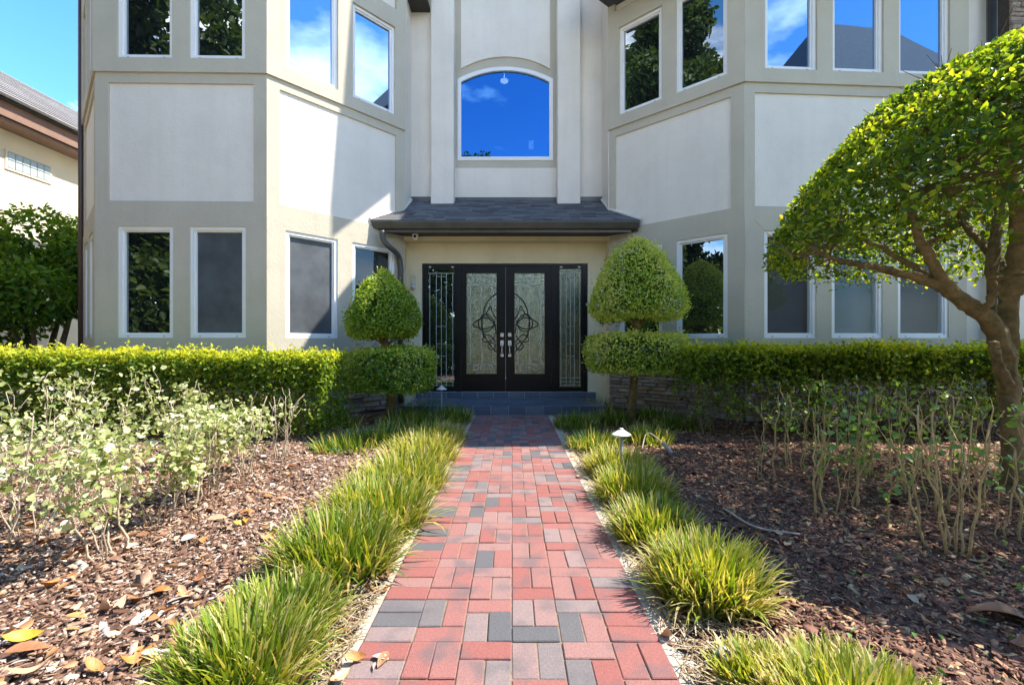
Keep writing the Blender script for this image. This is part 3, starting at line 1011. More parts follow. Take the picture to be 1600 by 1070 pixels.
for g0, g1, a, b, mir in ((666.5, 711.5, 666, 713, 0), (870.5, 910, 871, 911, 1)):
    m_ = MB()
    q_ = 5 if not mir else 4
    m_.box(dX(a), dX(b), y0, y0+.05, .27, dZ(605)); m_.box(dX(a), dX(b), y0, y0+.05, dZ(420), zt-.045)
    m_.box(dX(a), dX(a+3), y0, y0+.05, dZ(605), dZ(420)); m_.box(dX(b-3), dX(b), y0, y0+.05, dZ(605), dZ(420))
    s_ = m_.build("sidelight", M['black'], house)
    p = MB(); p.box(dX(a+3), dX(b-3), y0+.012, y0+.02, dZ(605), dZ(420)); p.build("pane", M['side_glass' if mir else 'pane_dark'], s_)
    L = []
    w_ = (b-a-8)
    for f in (.04, .3, .5, .7, .96):
        L.append((a+4+w_*f, 427, a+4+w_*f, 603))
    for yy in (427, 432, 510, 537, 556, 590, 596, 602):
        L.append((a+4, yy, b-4, yy) if yy not in (432, 510, 537, 556) else (a+4+w_*.3, yy, b-4-w_*.3, yy))
    tag(came_mesh(L, .0032).build("leading", M['came'], s_), kind="stuff")
    c = MB()
    for xx in (a+6, b-6): c.box(dX(xx-1.6), dX(xx+1.6), y0-.006, y0+.012-.001, dZ(418.5), dZ(415))
    tag(c.build("corner_jewel", M['came'], s_), kind="stuff")

# security camera, wall lantern and doorbell belong to the house front
cp_ = px(649, 369, 8.4)
m_ = MB(); m_.lathe([(.05,.06),(.055,.03),(.055,-.01),(.04,-.05),(.01,-.07)][::-1], 16, tuple(cp_))
sec = m_.build("security_camera", M['white'], None, smooth=True)
tag(sec, "small white dome camera under the dark porch eave", "camera")
m_ = MB(); m_.lathe([(.004,-.028),(.02,-.02),(.026,0),(.02,.02),(.004,.028)], 12, (cp_.x, cp_.y-.05, cp_.z-.015)); m_.build("lens", M['black'], sec, smooth=True)
lt = px(645, 440, 8.72)
lan = empty("wall_lantern", lt, "clear glass wall lantern beside the left sidelight", "lantern")
m_ = MB(); m_.box(lt.x-.03, lt.x+.03, lt.y+.05, YD-.022, lt.z-.14, lt.z-.02)
m_.tube(spline([(lt.x, lt.y+.06, lt.z-.1), (lt.x, lt.y+.02, lt.z-.16), (lt.x, lt.y, lt.z-.11)], 4), .008, 6)
m_.lathe([(.05,-.11),(.05,-.095),(.03,-.09)], 10, (lt.x, lt.y, lt.z))
m_.build("bracket", M['nickel'], lan)
m_ = MB(); m_.lathe([(.035,-.09),(.055,-.04),(.055,.08),(.045,.12)], 12, (lt.x, lt.y, lt.z)); m_.build("glass_shade", M['pane_clear'], lan, smooth=True)
db = px(940, 501, 8.78)
m_ = MB(); m_.bbox(db.x-.03, db.x+.03, db.y-.02, db.y+.018, db.z-.07, db.z+.07, .006)
dbl = tag(m_.build("doorbell", M['black']), "slim black doorbell on the wall beside the right sidelight", "doorbell")
m_ = MB(); m_.lathe([(.014,0),(.012,.004)], 12, (0,0,0)); m_.build("button", M['grey_plastic'], dbl, Matrix.Translation((db.x, db.y-.02, db.z-.03)) @ Matrix.Rotation(math.pi/2, 4, 'X'))

# roofs above the frame (they cast the shadows on the left bay and the path)
def hip(name, eave, top, zE_, zTop, mat=M['roofing'], th=.18):
    m_ = MB(); n = len(eave)
    v = [(*p, zE_) for p in eave]+[(*p, zE_+th) for p in eave]+[(*p, zTop) for p in top]
    f = [tuple(range(n-1,-1,-1))]+[(i,(i+1)%n,n+(i+1)%n,n+i) for i in range(n)]+[(n+i,n+(i+1)%n,2*n+(i+1)%n,2*n+i) for i in range(n)]+[tuple(range(2*n,3*n))]
    m_.face_add(v, f)
    return m_.build(name, mat, house)
hip("roof", [(1.27,8.10),(3.28,6.14),(7.6,6.34),(12,6.5),(12,16),(1.9,16),(1.9,8.62)], [(3.6,10.6),(4.6,9.6),(7.6,9.4),(9.5,9.6),(9.5,12.5),(3.6,12.5),(3.55,10.7)], 7.56, 12.0, th=.10)
hip("roof", [(-8.3,8.3),(-6.3,6.4),(-3.6,6.45),(-1.7,8.45),(-1.7,16),(-8.3,16)], [(-6.3,9.5),(-5.8,9.0),(-4.4,9.0),(-3.9,9.5),(-3.9,12.5),(-6.3,12.5)], 8.32, 10.0)
# steep entry gable
gx0, gx1, gz = -1.96, 1.70, 9.45
m_ = MB()
cxg = (gx0+gx1)/2
pz = gz + (gx1-cxg)*1.9
m_.prism([(gx0,gz),(cxg,pz-.25),(gx1,gz),(gx1,gz+.12),(cxg,pz),(gx0,gz+.12)], 8.32, 14)
m_.build("roof", M['roofing'], house)
m_ = MB(); m_.prism([(pL0,9.3),(pR1,9.3),(pR1,gz+.4),(cxg,pz-.4),(pL0,gz+.4)], YP+.02, YP+.25)
m_.build("gable", M['stucco_light'], house)
m_ = MB(); m_.box(LX-.15, pL0-.05, 8.75, YW+.2, 7.93, 8.02); m_.build("soffit", M['soffit'], house)
m_ = MB(); m_.box(-7.9, -7.7, 8.5, 15.8, 0, 8.4); m_.box(-8, 11, 15.6, 15.8, 0, 9); m_.build("wall", M['stucco_light'], house)

# ------------------------------------------------------------------ neighbouring houses
XN = -11.75
nb = empty("neighbor_house", (XN, 14, 0), "cream house with brown roof beyond the trees on the far side of the drive", "house")
m_ = MB(); m_.box(XN-9, XN, 5.5, 26, 0, 6.45); m_.build("wall", M['neigh_wall'], nb)
XE = XN+.55
ez = 6.12
m_ = MB(); m_.box(XE-.06, XE, 4.8, 26.5, ez+.1, ez+.42); m_.build("fascia", M['neigh_fascia'], nb)
m_ = MB(); m_.box(XN-.0, XE-.06, 4.8, 26.5, ez+.02, ez+.08); m_.build("soffit", M['neigh_fascia'], nb)
m_ = MB(); m_.box(XE-.02, XE+.1, 4.8, 26.5, ez+.42, ez+.53); m_.build("gutter", M['dark_metal'], nb)
pitch = .62
rm_ = MB(); rm_.face_add([(XE,4.8,ez+.5),(XE,26.5,ez+.5),(XE-5,26.5,ez+.5+5*pitch),(XE-5,4.8,ez+.5+5*pitch),(XE-10,26.5,ez+.5),(XE-10,4.8,ez+.5)],
                        [(0,1,2,3),(3,2,4,5),(0,3,5),(1,4,2)])
nr = rm_.build("roof", M['roofing'], nb)
tr_me = MB().box(-.5,.5,-.5,.5,-.5,.5).mesh("roof_tile", M['neigh_tile'])
ang = math.atan(pitch)
for k in range(14):
    d = k*.36
    for j in range(18):
        T = Matrix.Translation((XE+.04-d, 5.4+j*1.2, ez+.56+d*pitch)) @ Matrix.Rotation(ang-.03, 4, 'Y') @ Matrix.Diagonal((.30, 1.197, .06, 1))
        ob("roof_tile", tr_me, nr, T)
gy0, gy1 = -790*0+XN*F/(10-800), XN*F/(77-800)
gz1 = H+(535-236)*gy0/F; gz0 = H+(535-262)*gy0/F
m_ = MB()
m_.box(XN-.01, XN+.03, gy0-.04, gy1+.04, gz0-.04, gz0).box(XN-.01, XN+.03, gy0-.04, gy1+.04, gz1, gz1+.04).box(XN-.01, XN+.03, gy0-.04, gy0, gz0, gz1).box(XN-.01, XN+.03, gy1, gy1+.04, gz0, gz1)
gw = m_.build("window", M['neigh_wall'], nb)
gb_me = MB().bbox(-.5,.5,-.5,.5,-.5,.5,.06).mesh("glass_block", M['glass_block'])
for i in range(6):
    for j in range(2):
        w_, h_ = (gy1-gy0)/6, (gz1-gz0)/2
        T = Matrix.Translation((XN+.012, gy0+(i+.5)*w_, gz0+(j+.5)*h_)) @ Matrix.Diagonal((.05, w_*.9, h_*.88, 1))
        ob("glass_block", gb_me, gw, T)

n2 = empty("garage_wing", (15, -4, 0), "tall stucco neighbouring house mirrored in the upper windows", "house")
m_ = MB(); m_.box(11.5, 22, -9.5, -1, 0, 8.7); m_.build("wall", M['stucco_light'], n2)
m_ = MB()
ev = [(10.8,-10.2),(22.7,-10.2),(22.7,-.3),(10.8,-.3)]; tp = [(14.8,-5.2),(18,-5.2),(18,-4.2),(14.8,-4.2)]
m_.face_add([(*p,8.5) for p in ev]+[(*p,8.75) for p in ev]+[(*p,15.0) for p in tp],
            [(3,2,1,0)]+[(i,(i+1)%4,4+(i+1)%4,4+i) for i in range(4)]+[(4+i,4+(i+1)%4,8+(i+1)%4,8+i) for i in range(4)]+[(8,9,10,11)])
m_.build("roof", M['roofing'], n2)
fm = MB()
fm.box(-22, -9.6, 15.0, 15.05, 0, 1.7)
fence = empty("slat_fence", (-12, 15, 0), "white slatted side fence behind the broadleaf trees", "fence")
for k in range(11):
    m_ = MB(); m_.box(-24, -9.0, 20.0, 20.03, .1+k*.17, .24+k*.17)
    m_.build("slat", M['white'], fence)
for k in range(6):
    m_ = MB(); m_.box(-24+k*2.9, -23.9+k*2.9, 20.035, 20.13, 0, 2.0)
    m_.build("post", M['white'], fence)

# ------------------------------------------------------------------ foliage tools
def unit(a): return a/np.maximum(np.linalg.norm(a, axis=1, keepdims=True), 1e-9)
def leaves(P, Nn, size, tint, aspect=.5, spread=.9, droop=.2, rng=RNG, cup=.12):
    """folded leaves: two quads each along a midrib"""
    n = len(P)
    size = np.broadcast_to(size, (n,))[:, None]*rng.uniform(.65, 1.25, (n,1))
    R1 = unit(rng.normal(size=(n,3)))
    d = unit(Nn*(1-spread*.6) + R1*spread + np.array([0,0,-droop]))
    up = unit(Nn*.8 + rng.normal(size=(n,3))*.55 + np.array([0,0,.35]))
    w = unit(np.cross(d, up)); nn = np.cross(w, d)
    a = aspect*size
    b0 = P
    l1 = P + d*size*.30 + w*a*.5 + nn*size*cup
    l2 = P + d*size*.72 + w*a*.38 + nn*size*cup*.6
    tp = P + d*size - nn*size*.08
    r2 = P + d*size*.72 - w*a*.38 + nn*size*cup*.6
    r1 = P + d*size*.30 - w*a*.5 + nn*size*cup
    V = np.stack([b0,l1,l2,tp,r2,r1], 1).reshape(-1,3)
    i = (np.arange(n)*6)[:, None]
    Q = np.concatenate([i+np.array([[0,3,2,1]]), i+np.array([[0,5,4,3]])])
    return V, Q, np.repeat(np.clip(tint,0,1), 6)
def wob(P, s, seed):
    r = np.random.default_rng(seed)
    o = np.zeros(len(P))
    for k in range(5):
        v = r.normal(size=3); v = v/np.linalg.norm(v)*s*(1+.6*k)
        o += np.sin(P@v + r.uniform(0,6.3))/(1+.5*k)
    return o/2.5

def twigs_mb(starts, ends, r0, rng, sag=.05, n=5):
    m_ = MB()
    for s, e in zip(starts, ends):
        s, e = Vector(s), Vector(e)
        L = (e-s).length
        pts = [s]
        for k in range(1, 5):
            t = k/5
            pts.append(s.lerp(e, t) + Vector(rng.normal(size=3))*L*sag)
        pts.append(e)
        rr = r0*rng.uniform(.6, 1.3)
        m_.tube(pts, [rr*(1-.65*i/5) for i in range(6)], n, cap=False)
    return m_

# clipped hedges -------------------------------------------------------
def hedge(name, x0, x1, y0, y1, zb, zt, label, n, seed, bare=0.0, size=.055):
    rng = np.random.default_rng(seed)
    o = empty(name, ((x0+x1)/2, (y0+y1)/2, 0), label, "hedge", "clipped hedges along the house")
    W_, D_, H_ = x1-x0, y1-y0, zt-zb
    A = np.array([W_*D_*1.2, W_*H_*1.25, W_*H_*.4, D_*H_, D_*H_]); A = A/A.sum()
    f = rng.choice(5, n, p=A)
    a, b = rng.random(n), rng.random(n)
    P = np.zeros((n,3)); Nn = np.zeros((n,3))
    def setf(k, x, y, z, nr):
        s = f == k
        P[s] = np.stack([x[s], y[s], z[s]], 1); Nn[s] = nr
    X, Yh, Z = x0+a*W_, y0+b*D_, zb+b*H_
    setf(0, X, Yh, np.full(n, zt), (0,0,1)); setf(1, X, np.full(n,y0), Z, (0,-1,0)); setf(2, X, np.full(n,y1), Z, (0,1,0))
    setf(3, np.full(n,x0), y0+a*D_, Z, (-1,0,0)); setf(4, np.full(n,x1), y0+a*D_, Z, (1,0,0))
    dep = rng.exponential(.05, n)
    lump = wob(P, 4, seed)*.06 + wob(P, 13, seed+1)*.03
    P += Nn*(lump-dep)[:, None] + rng.normal(size=(n,3))*.014
    # rounded shoulders
    topd = np.clip((P[:,2]-(zt-.12))/.12, 0, 1)
    P[:,1] += np.where(f == 1, topd**2*.07, 0)
    keep = np.ones(n, bool)
    if bare:
        low = np.clip((zt-.27-P[:,2])/.3, 0, 1)
        keep = rng.random(n) > low*bare*(f != 0)*(.75+.5*wob(P, 4, seed+5))
    hol = wob(P, 9, seed+9)
    keep &= ~((hol < -.62) & (f != 0))
    ext = rng.random(n) < .06
    P[ext] += Nn[ext]*rng.uniform(.02,.11,(ext.sum(),1))
    P, Nn, f, dep = P[keep], Nn[keep], f[keep], dep[keep]
    n = len(P)
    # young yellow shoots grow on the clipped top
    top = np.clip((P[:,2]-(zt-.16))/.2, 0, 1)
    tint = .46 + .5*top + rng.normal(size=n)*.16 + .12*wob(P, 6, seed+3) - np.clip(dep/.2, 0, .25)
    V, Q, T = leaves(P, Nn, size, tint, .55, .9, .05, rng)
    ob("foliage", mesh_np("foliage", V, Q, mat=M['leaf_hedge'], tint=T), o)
    # inner leaves and woody stems
    m = n//3
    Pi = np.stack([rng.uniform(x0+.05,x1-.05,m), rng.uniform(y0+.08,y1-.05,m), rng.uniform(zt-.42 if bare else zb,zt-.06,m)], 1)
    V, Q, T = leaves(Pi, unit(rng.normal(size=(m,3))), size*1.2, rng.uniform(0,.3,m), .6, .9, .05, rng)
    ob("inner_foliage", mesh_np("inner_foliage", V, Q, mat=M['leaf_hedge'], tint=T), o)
    k = int(W_*26)
    S = np.stack([rng.uniform(x0+.1,x1-.1,k), rng.uniform(y0+.12,y1-.1,k), np.full(k,-.04)], 1)
    E = S + np.stack([rng.normal(size=k)*.16, rng.normal(size=k)*.14, rng.uniform(.6,1.0,k)*(zt-.05)], 1)
    E[:,1] = np.clip(E[:,1], y0+.02, y1)
    E[:,0] = np.clip(E[:,0], x0, x1)
    mt = twigs_mb(S, E, .009, rng, .05)
    k2 = int(W_*45)
    S2 = np.stack([rng.uniform(x0+.1,x1-.1,k2), rng.uniform(y0+.05,y1-.2,k2), rng.uniform(.25,zt-.3,k2)], 1)
    E2 = S2 + rng.normal(size=(k2,3))*np.array([.14,.07,.12]) + np.array([0,-.03,.12])
    E2[:,1] = np.maximum(E2[:,1], y0-.01)
    m2 = twigs_mb(S2, E2, .0045, rng, .08, 4)
    mt.face_add(m2.v, m2.f)
    tag(mt.build("twigs", M['twig'], o, smooth=True), kind="stuff")
    return o
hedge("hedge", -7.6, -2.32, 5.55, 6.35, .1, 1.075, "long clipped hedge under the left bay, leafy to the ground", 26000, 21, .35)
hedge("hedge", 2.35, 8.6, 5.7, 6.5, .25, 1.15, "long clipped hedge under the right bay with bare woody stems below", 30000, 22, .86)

# topiaries --------------------------------------------------------------
def shell(profile, n, rng, power=1.0):
    """random points and normals on a body of revolution given by (r,z) pairs"""
    pr = np.array(profile)
    seg = np.hypot(np.diff(pr[:,0]), np.diff(pr[:,1]))*(pr[:-1,0]+pr[1:,0]+.02)
    i = rng.choice(len(seg), n, p=seg/seg.sum())
    t = rng.random(n)
    r = pr[i,0]*(1-t)+pr[i+1,0]*t; z = pr[i,1]*(1-t)+pr[i+1,1]*t
    dr, dz = pr[i+1,0]-pr[i,0], pr[i+1,1]-pr[i,1]
    L = np.hypot(dr, dz)+1e-9
    nr, nz_ = dz/L, -dr/L
    th = rng.uniform(0, 2*np.pi, n)
    P = np.stack([r*np.cos(th), r*np.sin(th), z], 1)
    Nn = np.stack([nr*np.cos(th), nr*np.sin(th), nz_], 1)
    return P, Nn
def crown(name, c, profile, n, seed, mat, parent, size, lump=.03, dep=.03, tbase=.35, ttop=.35, inner=.4, aspect=.55, sx=1., cut=-.72):
    rng = np.random.default_rng(seed)
    P, Nn = shell(profile, n, rng)
    l = wob(P, 6, seed)*lump + wob(P, 16, seed+1)*lump*.6
    d = rng.exponential(dep, n)
    keep = wob(P, 12, seed+2) > cut
    d = np.where(rng.random(n) < .04, -rng.uniform(.01,.07,n), d)
    P = P + Nn*(l-d)[:, None] + rng.normal(size=P.shape)*.012
    P, Nn, d = P[keep], Nn[keep], d[keep]
    n = len(P)
    zs = [p[1] for p in profile]; z0_, z1_ = min(zs), max(zs)
    h = (P[:,2]-z0_)/(z1_-z0_)
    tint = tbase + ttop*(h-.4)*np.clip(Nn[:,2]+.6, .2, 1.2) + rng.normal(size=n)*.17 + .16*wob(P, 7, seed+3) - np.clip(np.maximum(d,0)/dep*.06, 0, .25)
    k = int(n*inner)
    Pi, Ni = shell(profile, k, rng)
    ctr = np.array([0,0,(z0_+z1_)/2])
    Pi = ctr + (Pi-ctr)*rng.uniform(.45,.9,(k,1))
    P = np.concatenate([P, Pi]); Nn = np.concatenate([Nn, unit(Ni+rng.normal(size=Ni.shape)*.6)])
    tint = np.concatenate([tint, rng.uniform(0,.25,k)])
    P[:,0] *= sx
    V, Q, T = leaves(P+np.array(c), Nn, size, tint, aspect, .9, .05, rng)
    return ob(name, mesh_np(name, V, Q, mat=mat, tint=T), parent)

def topiary(base, label, crown_c, cprof, pad_c, pprof, seed, trunk_r, padsx=1., ttint=.4):
    o = empty("topiary_tree", base, label, "topiary", "two tier topiaries by the porch")
    rng = np.random.default_rng(seed)
    c, p = Vector(crown_c), Vector(pad_c)
    m_ = MB()
    b = Vector(base)
    z1 = c.z + min(q[1] for q in cprof)
    m_.tube([b+Vector((0,0,-.04)), b.lerp(p, .5)+Vector((.01,.0,0)), p, Vector((c.x, c.y, z1-.02)), c],
            [trunk_r*1.15, trunk_r, trunk_r*.9, trunk_r*.8, trunk_r*.5], 9)
    for k in range(16):
        a = rng.uniform(0, 6.28); rr = rng.uniform(.2,.42)
        s = Vector((c.x, c.y, z1-rng.uniform(.02,.16)))
        m_.tube([s, s+Vector((math.cos(a)*rr*.4, math.sin(a)*rr*.4, .08)), s+Vector((math.cos(a)*rr, math.sin(a)*rr, rng.uniform(.15,.4)))], [.014,.010,.004], 5, cap=False)
        s = Vector((p.x, p.y, p.z-rng.uniform(.08,.3)))
        m_.tube([s, s+Vector((math.cos(a)*rr*.5, math.sin(a)*rr*.5, .10)), s+Vector((math.cos(a)*rr*1.4, math.sin(a)*rr*1.2, rng.uniform(.12,.3)))], [.014,.009,.004], 5, cap=False)
    m_.build("trunk", M['bark'], o, smooth=True)
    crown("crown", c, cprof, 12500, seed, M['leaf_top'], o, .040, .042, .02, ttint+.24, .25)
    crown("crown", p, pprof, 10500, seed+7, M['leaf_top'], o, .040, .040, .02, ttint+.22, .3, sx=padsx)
    return o
Yl = 6.95
bl = Vector((FX(608,Yl), Yl, 0))
topiary(bl, "shorter egg-headed two tier topiary left of the front door", (FX(600,Yl), Yl, FZ(478,Yl)),
        [(0,-.44),(.25,-.47),(.45,-.45),(.53,-.32),(.52,-.12),(.42,.14),(.28,.36),(.14,.50),(.05,.56),(0,.57)],
        (FX(613,Yl), Yl, FZ(578,Yl)), [(0,-.26),(.4,-.31),(.60,-.27),(.655,-.12),(.665,.15),(.64,.27),(.5,.325),(0,.33)], 31, .07, 1.02, .32)
Yr = 6.85
br = Vector((FX(984,Yr), Yr, 0))
topiary(br, "taller cone-headed two tier topiary right of the front door", (FX(996,Yr), Yr, FZ(440,Yr)),
        [(0,-.50),(.35,-.55),(.60,-.55),(.715,-.42),(.68,-.22),(.53,.12),(.36,.40),(.18,.60),(.05,.68),(0,.69)],
        (FX(994,Yr), Yr, FZ(552,Yr)), [(0,-.18),(.4,-.26),(.66,-.27),(.74,-.12),(.75,.08),(.69,.25),(.5,.28),(0,.29)], 41, .06, 1.02, .60)

# umbrella-shaped clipped tree at right -----------------------------------
Yt = 3.78
def tp(x, y, Y=Yt): return px(x, y, Y)
tree = empty("umbrella_tree", (4.12, Yt, 0), "large umbrella-shaped clipped tree on the mulch with a mossy forked trunk", "tree")
rng = np.random.default_rng(51)
CC = Vector((4.35, 3.75, 0)); CR = 1.98; CZ = 2.02; CH = 1.70
def dome(r): return CZ + CH*max(0., 1-(r/CR)**1.95)**.76
tm = MB()
def limb(pts, r):
    P_ = [p + Vector(rng.normal(size=3))*.005 for p in spline(pts, 7)]
    rad = np.interp(np.linspace(0,1,len(P_)), np.linspace(0,1,len(r)), r)
    b0 = len(tm.v)
    rad = rad*.86
    tm.tube(P_, list(rad*(1+rng.normal(size=len(P_))*.04)), 14)
    ph = rng.uniform(0, 6.3, 3)
    for i, p in enumerate(P_):                    # fluted, lumpy wood instead of a round pipe
        for k in range(14):
            q_ = Vector(tm.v[b0+i*14+k]); a = 2*math.pi*k/14
            f = 1+.08*math.sin(3*a+ph[0]+i*.16)+.06*math.sin(5*a+ph[1]-i*.31)+.04*math.sin(i*.9+2*a+ph[2])
            tm.v[b0+i*14+k] = tuple(p+(q_-p)*f)
limb([(4.16,Yt,-.05), tp(1583,740), tp(1580,660), tp(1573,580), tp(1572,520), tp(1578,450)], [.105,.085,.078,.078,.078,.07])
limb([tp(1578,460), tp(1590,400,3.75), tp(1592,340,3.7), tp(1580,280,3.6), tp(1560,210,3.55), tp(1530,150,3.6)], [.085,.075,.065,.05,.035,.018])
limb([tp(1575,470), tp(1552,440,3.85), tp(1556,380,3.95), tp(1568,300,4.1), tp(1590,220,4.2)], [.06,.055,.045,.035,.018])
limb([tp(1574,560,3.76), tp(1548,505,3.74), tp(1510,475,3.7), tp(1470,447,3.68), tp(1420,430,3.66), tp(1370,418,3.65), tp(1315,408,3.62), tp(1265,388,3.6)], [.085,.075,.068,.055,.04,.032,.025,.012])
limb([tp(1500,470,3.69), tp(1465,425,3.62), tp(1440,380,3.55), tp(1425,330,3.5), tp(1405,270,3.5)], [.055,.048,.04,.03,.014])
limb([tp(1470,447,3.68), tp(1420,412,3.8), tp(1370,385,3.95), tp(1320,362,4.1)], [.035,.028,.02,.01])
limb([tp(1575,600,3.70), tp(1560,575,3.62), tp(1556,550,3.60), tp(1552,535,3.6)], [.05,.043,.038,.036])
limb([tp(1520,480,3.7), tp(1543,478,3.6), tp(1552,455,3.55), tp(1550,440,3.55)], [.03,.03,.026,.024])
limb([tp(1585,430), (4.6,3.6,2.0), (5.0,3.3,2.5), (5.3,3.0,2.7)], [.07,.05,.035,.015])
limb([tp(1580,450), (4.5,4.2,2.0), (4.8,4.8,2.5), (5.1,5.1,2.8)], [.07,.05,.035,.015])
limb([(4.38,3.78,-.04), (4.47,3.8,.5), (4.46,3.85,1.2), (4.75,3.9,2.0), (5.2,4.0,2.6)], [.10,.085,.075,.055,.02])
tm.build("trunk", M['bark'], tree, smooth=True)
m_ = MB(); cpt = tp(1552,534.5,3.6); m_.lathe([(.035,0),(.034,.004)], 12, tuple(cpt)); m_.build("sawn_end", M['cut'], tree)
nodes = [Vector(v) for v in tm.v[::14]]
nodes = [v for v in nodes if v.z > 1.5]
bm1 = MB(); tips = []
for k in range(330):
    a = rng.uniform(0, 2*math.pi); r = CR*math.sqrt(rng.uniform(.02, 1))*.97
    e = CC + Vector((math.cos(a)*r, math.sin(a)*r, 0)); e.z = dome(r) - rng.uniform(.02,.3)
    # grow outward from the nearest inner node
    s = min(nodes, key=lambda v: (v-e).length + .8*max(0, (v.xy-CC.xy).length-(e.xy-CC.xy).length))
    mid = s.lerp(e, .5) + Vector((rng.normal()*.06, rng.normal()*.06, -.08+rng.normal()*.06))
    L = (e-s).length
    P_ = spline([s, s.lerp(mid,.6)+Vector(rng.normal(size=3))*.03, mid, e], 3)
    rr = .006+.008*min(L,1.4)
    bm1.tube(P_, list(np.linspace(rr, .003, len(P_))), 5, cap=False)
    for q_ in range(3):
        i = rng.integers(3, len(P_)-1)
        s2 = P_[i]; e2 = s2 + Vector(rng.normal(size=3))*.16 + Vector((0,0,.1))
        bm1.tube([s2, s2.lerp(e2,.5)+Vector(rng.normal(size=3))*.02, e2], [.005,.004,.002], 4, cap=False)
tag(bm1.build("branches", M['bark'], tree, smooth=True), kind="stuff")
n = 38000
th = rng.uniform(0, 2*np.pi, n); r = CR*np.sqrt(rng.random(n))**.85
zz = CZ + CH*np.maximum(0, 1-(r/CR)**1.95)**.76
P = np.stack([CC.x+r*np.cos(th), CC.y+r*np.sin(th), zz], 1)
Nn = unit(np.stack([np.cos(th)*r/CR*1.1, np.sin(th)*r/CR*1.1, np.full(n,.75)], 1))
l = wob(P, 4, 60)*.07 + wob(P, 11, 61)*.035
d = rng.exponential(.07, n)
P += Nn*(l*.75-d)[:, None]
# overhanging skirt of the dome rim
ks = rng.random(n) < .06
P[ks,2] = CZ + rng.normal(size=ks.sum())*.07; rim = CR*rng.uniform(.86,1.0,ks.sum())
P[ks,0] = CC.x+rim*np.cos(th[ks]); P[ks,1] = CC.y+rim*np.sin(th[ks])
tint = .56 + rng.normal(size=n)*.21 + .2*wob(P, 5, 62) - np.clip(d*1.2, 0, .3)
keep = (wob(P, 8, 63) > -.62) & (rng.random(n) < .72+.28*np.clip((P[:,2]-2.15)/.7, 0, 1))
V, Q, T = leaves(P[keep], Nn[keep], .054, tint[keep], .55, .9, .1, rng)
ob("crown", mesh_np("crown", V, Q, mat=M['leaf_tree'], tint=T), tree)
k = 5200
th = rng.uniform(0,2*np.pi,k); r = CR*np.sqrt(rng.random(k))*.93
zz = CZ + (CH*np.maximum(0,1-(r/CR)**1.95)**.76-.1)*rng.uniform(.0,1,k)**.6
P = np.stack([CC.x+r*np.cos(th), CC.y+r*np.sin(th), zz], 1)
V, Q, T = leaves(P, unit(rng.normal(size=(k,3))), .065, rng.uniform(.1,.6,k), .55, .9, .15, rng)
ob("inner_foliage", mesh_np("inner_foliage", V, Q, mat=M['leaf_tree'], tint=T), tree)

# broad-leaved trees beside the neighbour ---------------------------------
def broad_tree(base, label, h, R, seed, n=9500, size=.125):
    o = empty("broadleaf_tree", base, label, "tree", "broadleaf trees beside the neighbouring house")
    rng = np.random.default_rng(seed)
    b = Vector(base)
    m_ = MB(); blobs = []
    for k in range(5):
        a = k*1.26+rng.uniform(0,.6)
        e = b + Vector((math.cos(a)*R*rng.uniform(.4,.9), math.sin(a)*R*rng.uniform(.4,.9), h*rng.uniform(.42,.92)))
        m_.tube(spline([b+Vector((math.cos(a)*.08, math.sin(a)*.08,-.05)), b.lerp(e,.35)+Vector(rng.normal(size=3))*.12, e], 5), list(np.linspace(.09,.02,11)), 7, cap=False)
        blobs.append((e, R*rng.uniform(.42,.6)))
        blobs.append((b.lerp(e,.72)+Vector((rng.normal()*.4, rng.normal()*.4, .1)), R*rng.uniform(.4,.55)))
    blobs.append((b+Vector((0,0,h*.86)), R*.5))
    m_.build("trunk", M['bark_grey'], o, smooth=True)
    Ps, Ns = [], []
    for c, rr in blobs:
        k = int(n*rr*rr/sum(q[1]**2 for q in blobs))
        u_ = unit(rng.normal(size=(k,3)))
        Ps.append(np.array(c)+u_*(rr*rng.uniform(.35,1.0,(k,1))**.5)*np.array([1,1,.85])); Ns.append(u_)
    P, Nn = np.concatenate(Ps), np.concatenate(Ns)
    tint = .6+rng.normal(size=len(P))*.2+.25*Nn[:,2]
    V, Q, T = leaves(P, unit(Nn+np.array([0,0,.5])), size, tint, .48, .7, .55, rng)
    ob("crown", mesh_np("crown", V, Q, mat=M['leaf_broad'], tint=T), o)
    return o
broad_tree((-9.55, 9.1, 0), "bushy broadleaf tree with several stems nearest the frame edge beside the cream house", 4.0, 1.25, 71)
broad_tree((-9.0, 10.2, 0), "slimmer broadleaf tree close beside the left corner of the stucco house", 3.7, .85, 72, 6000, .115)

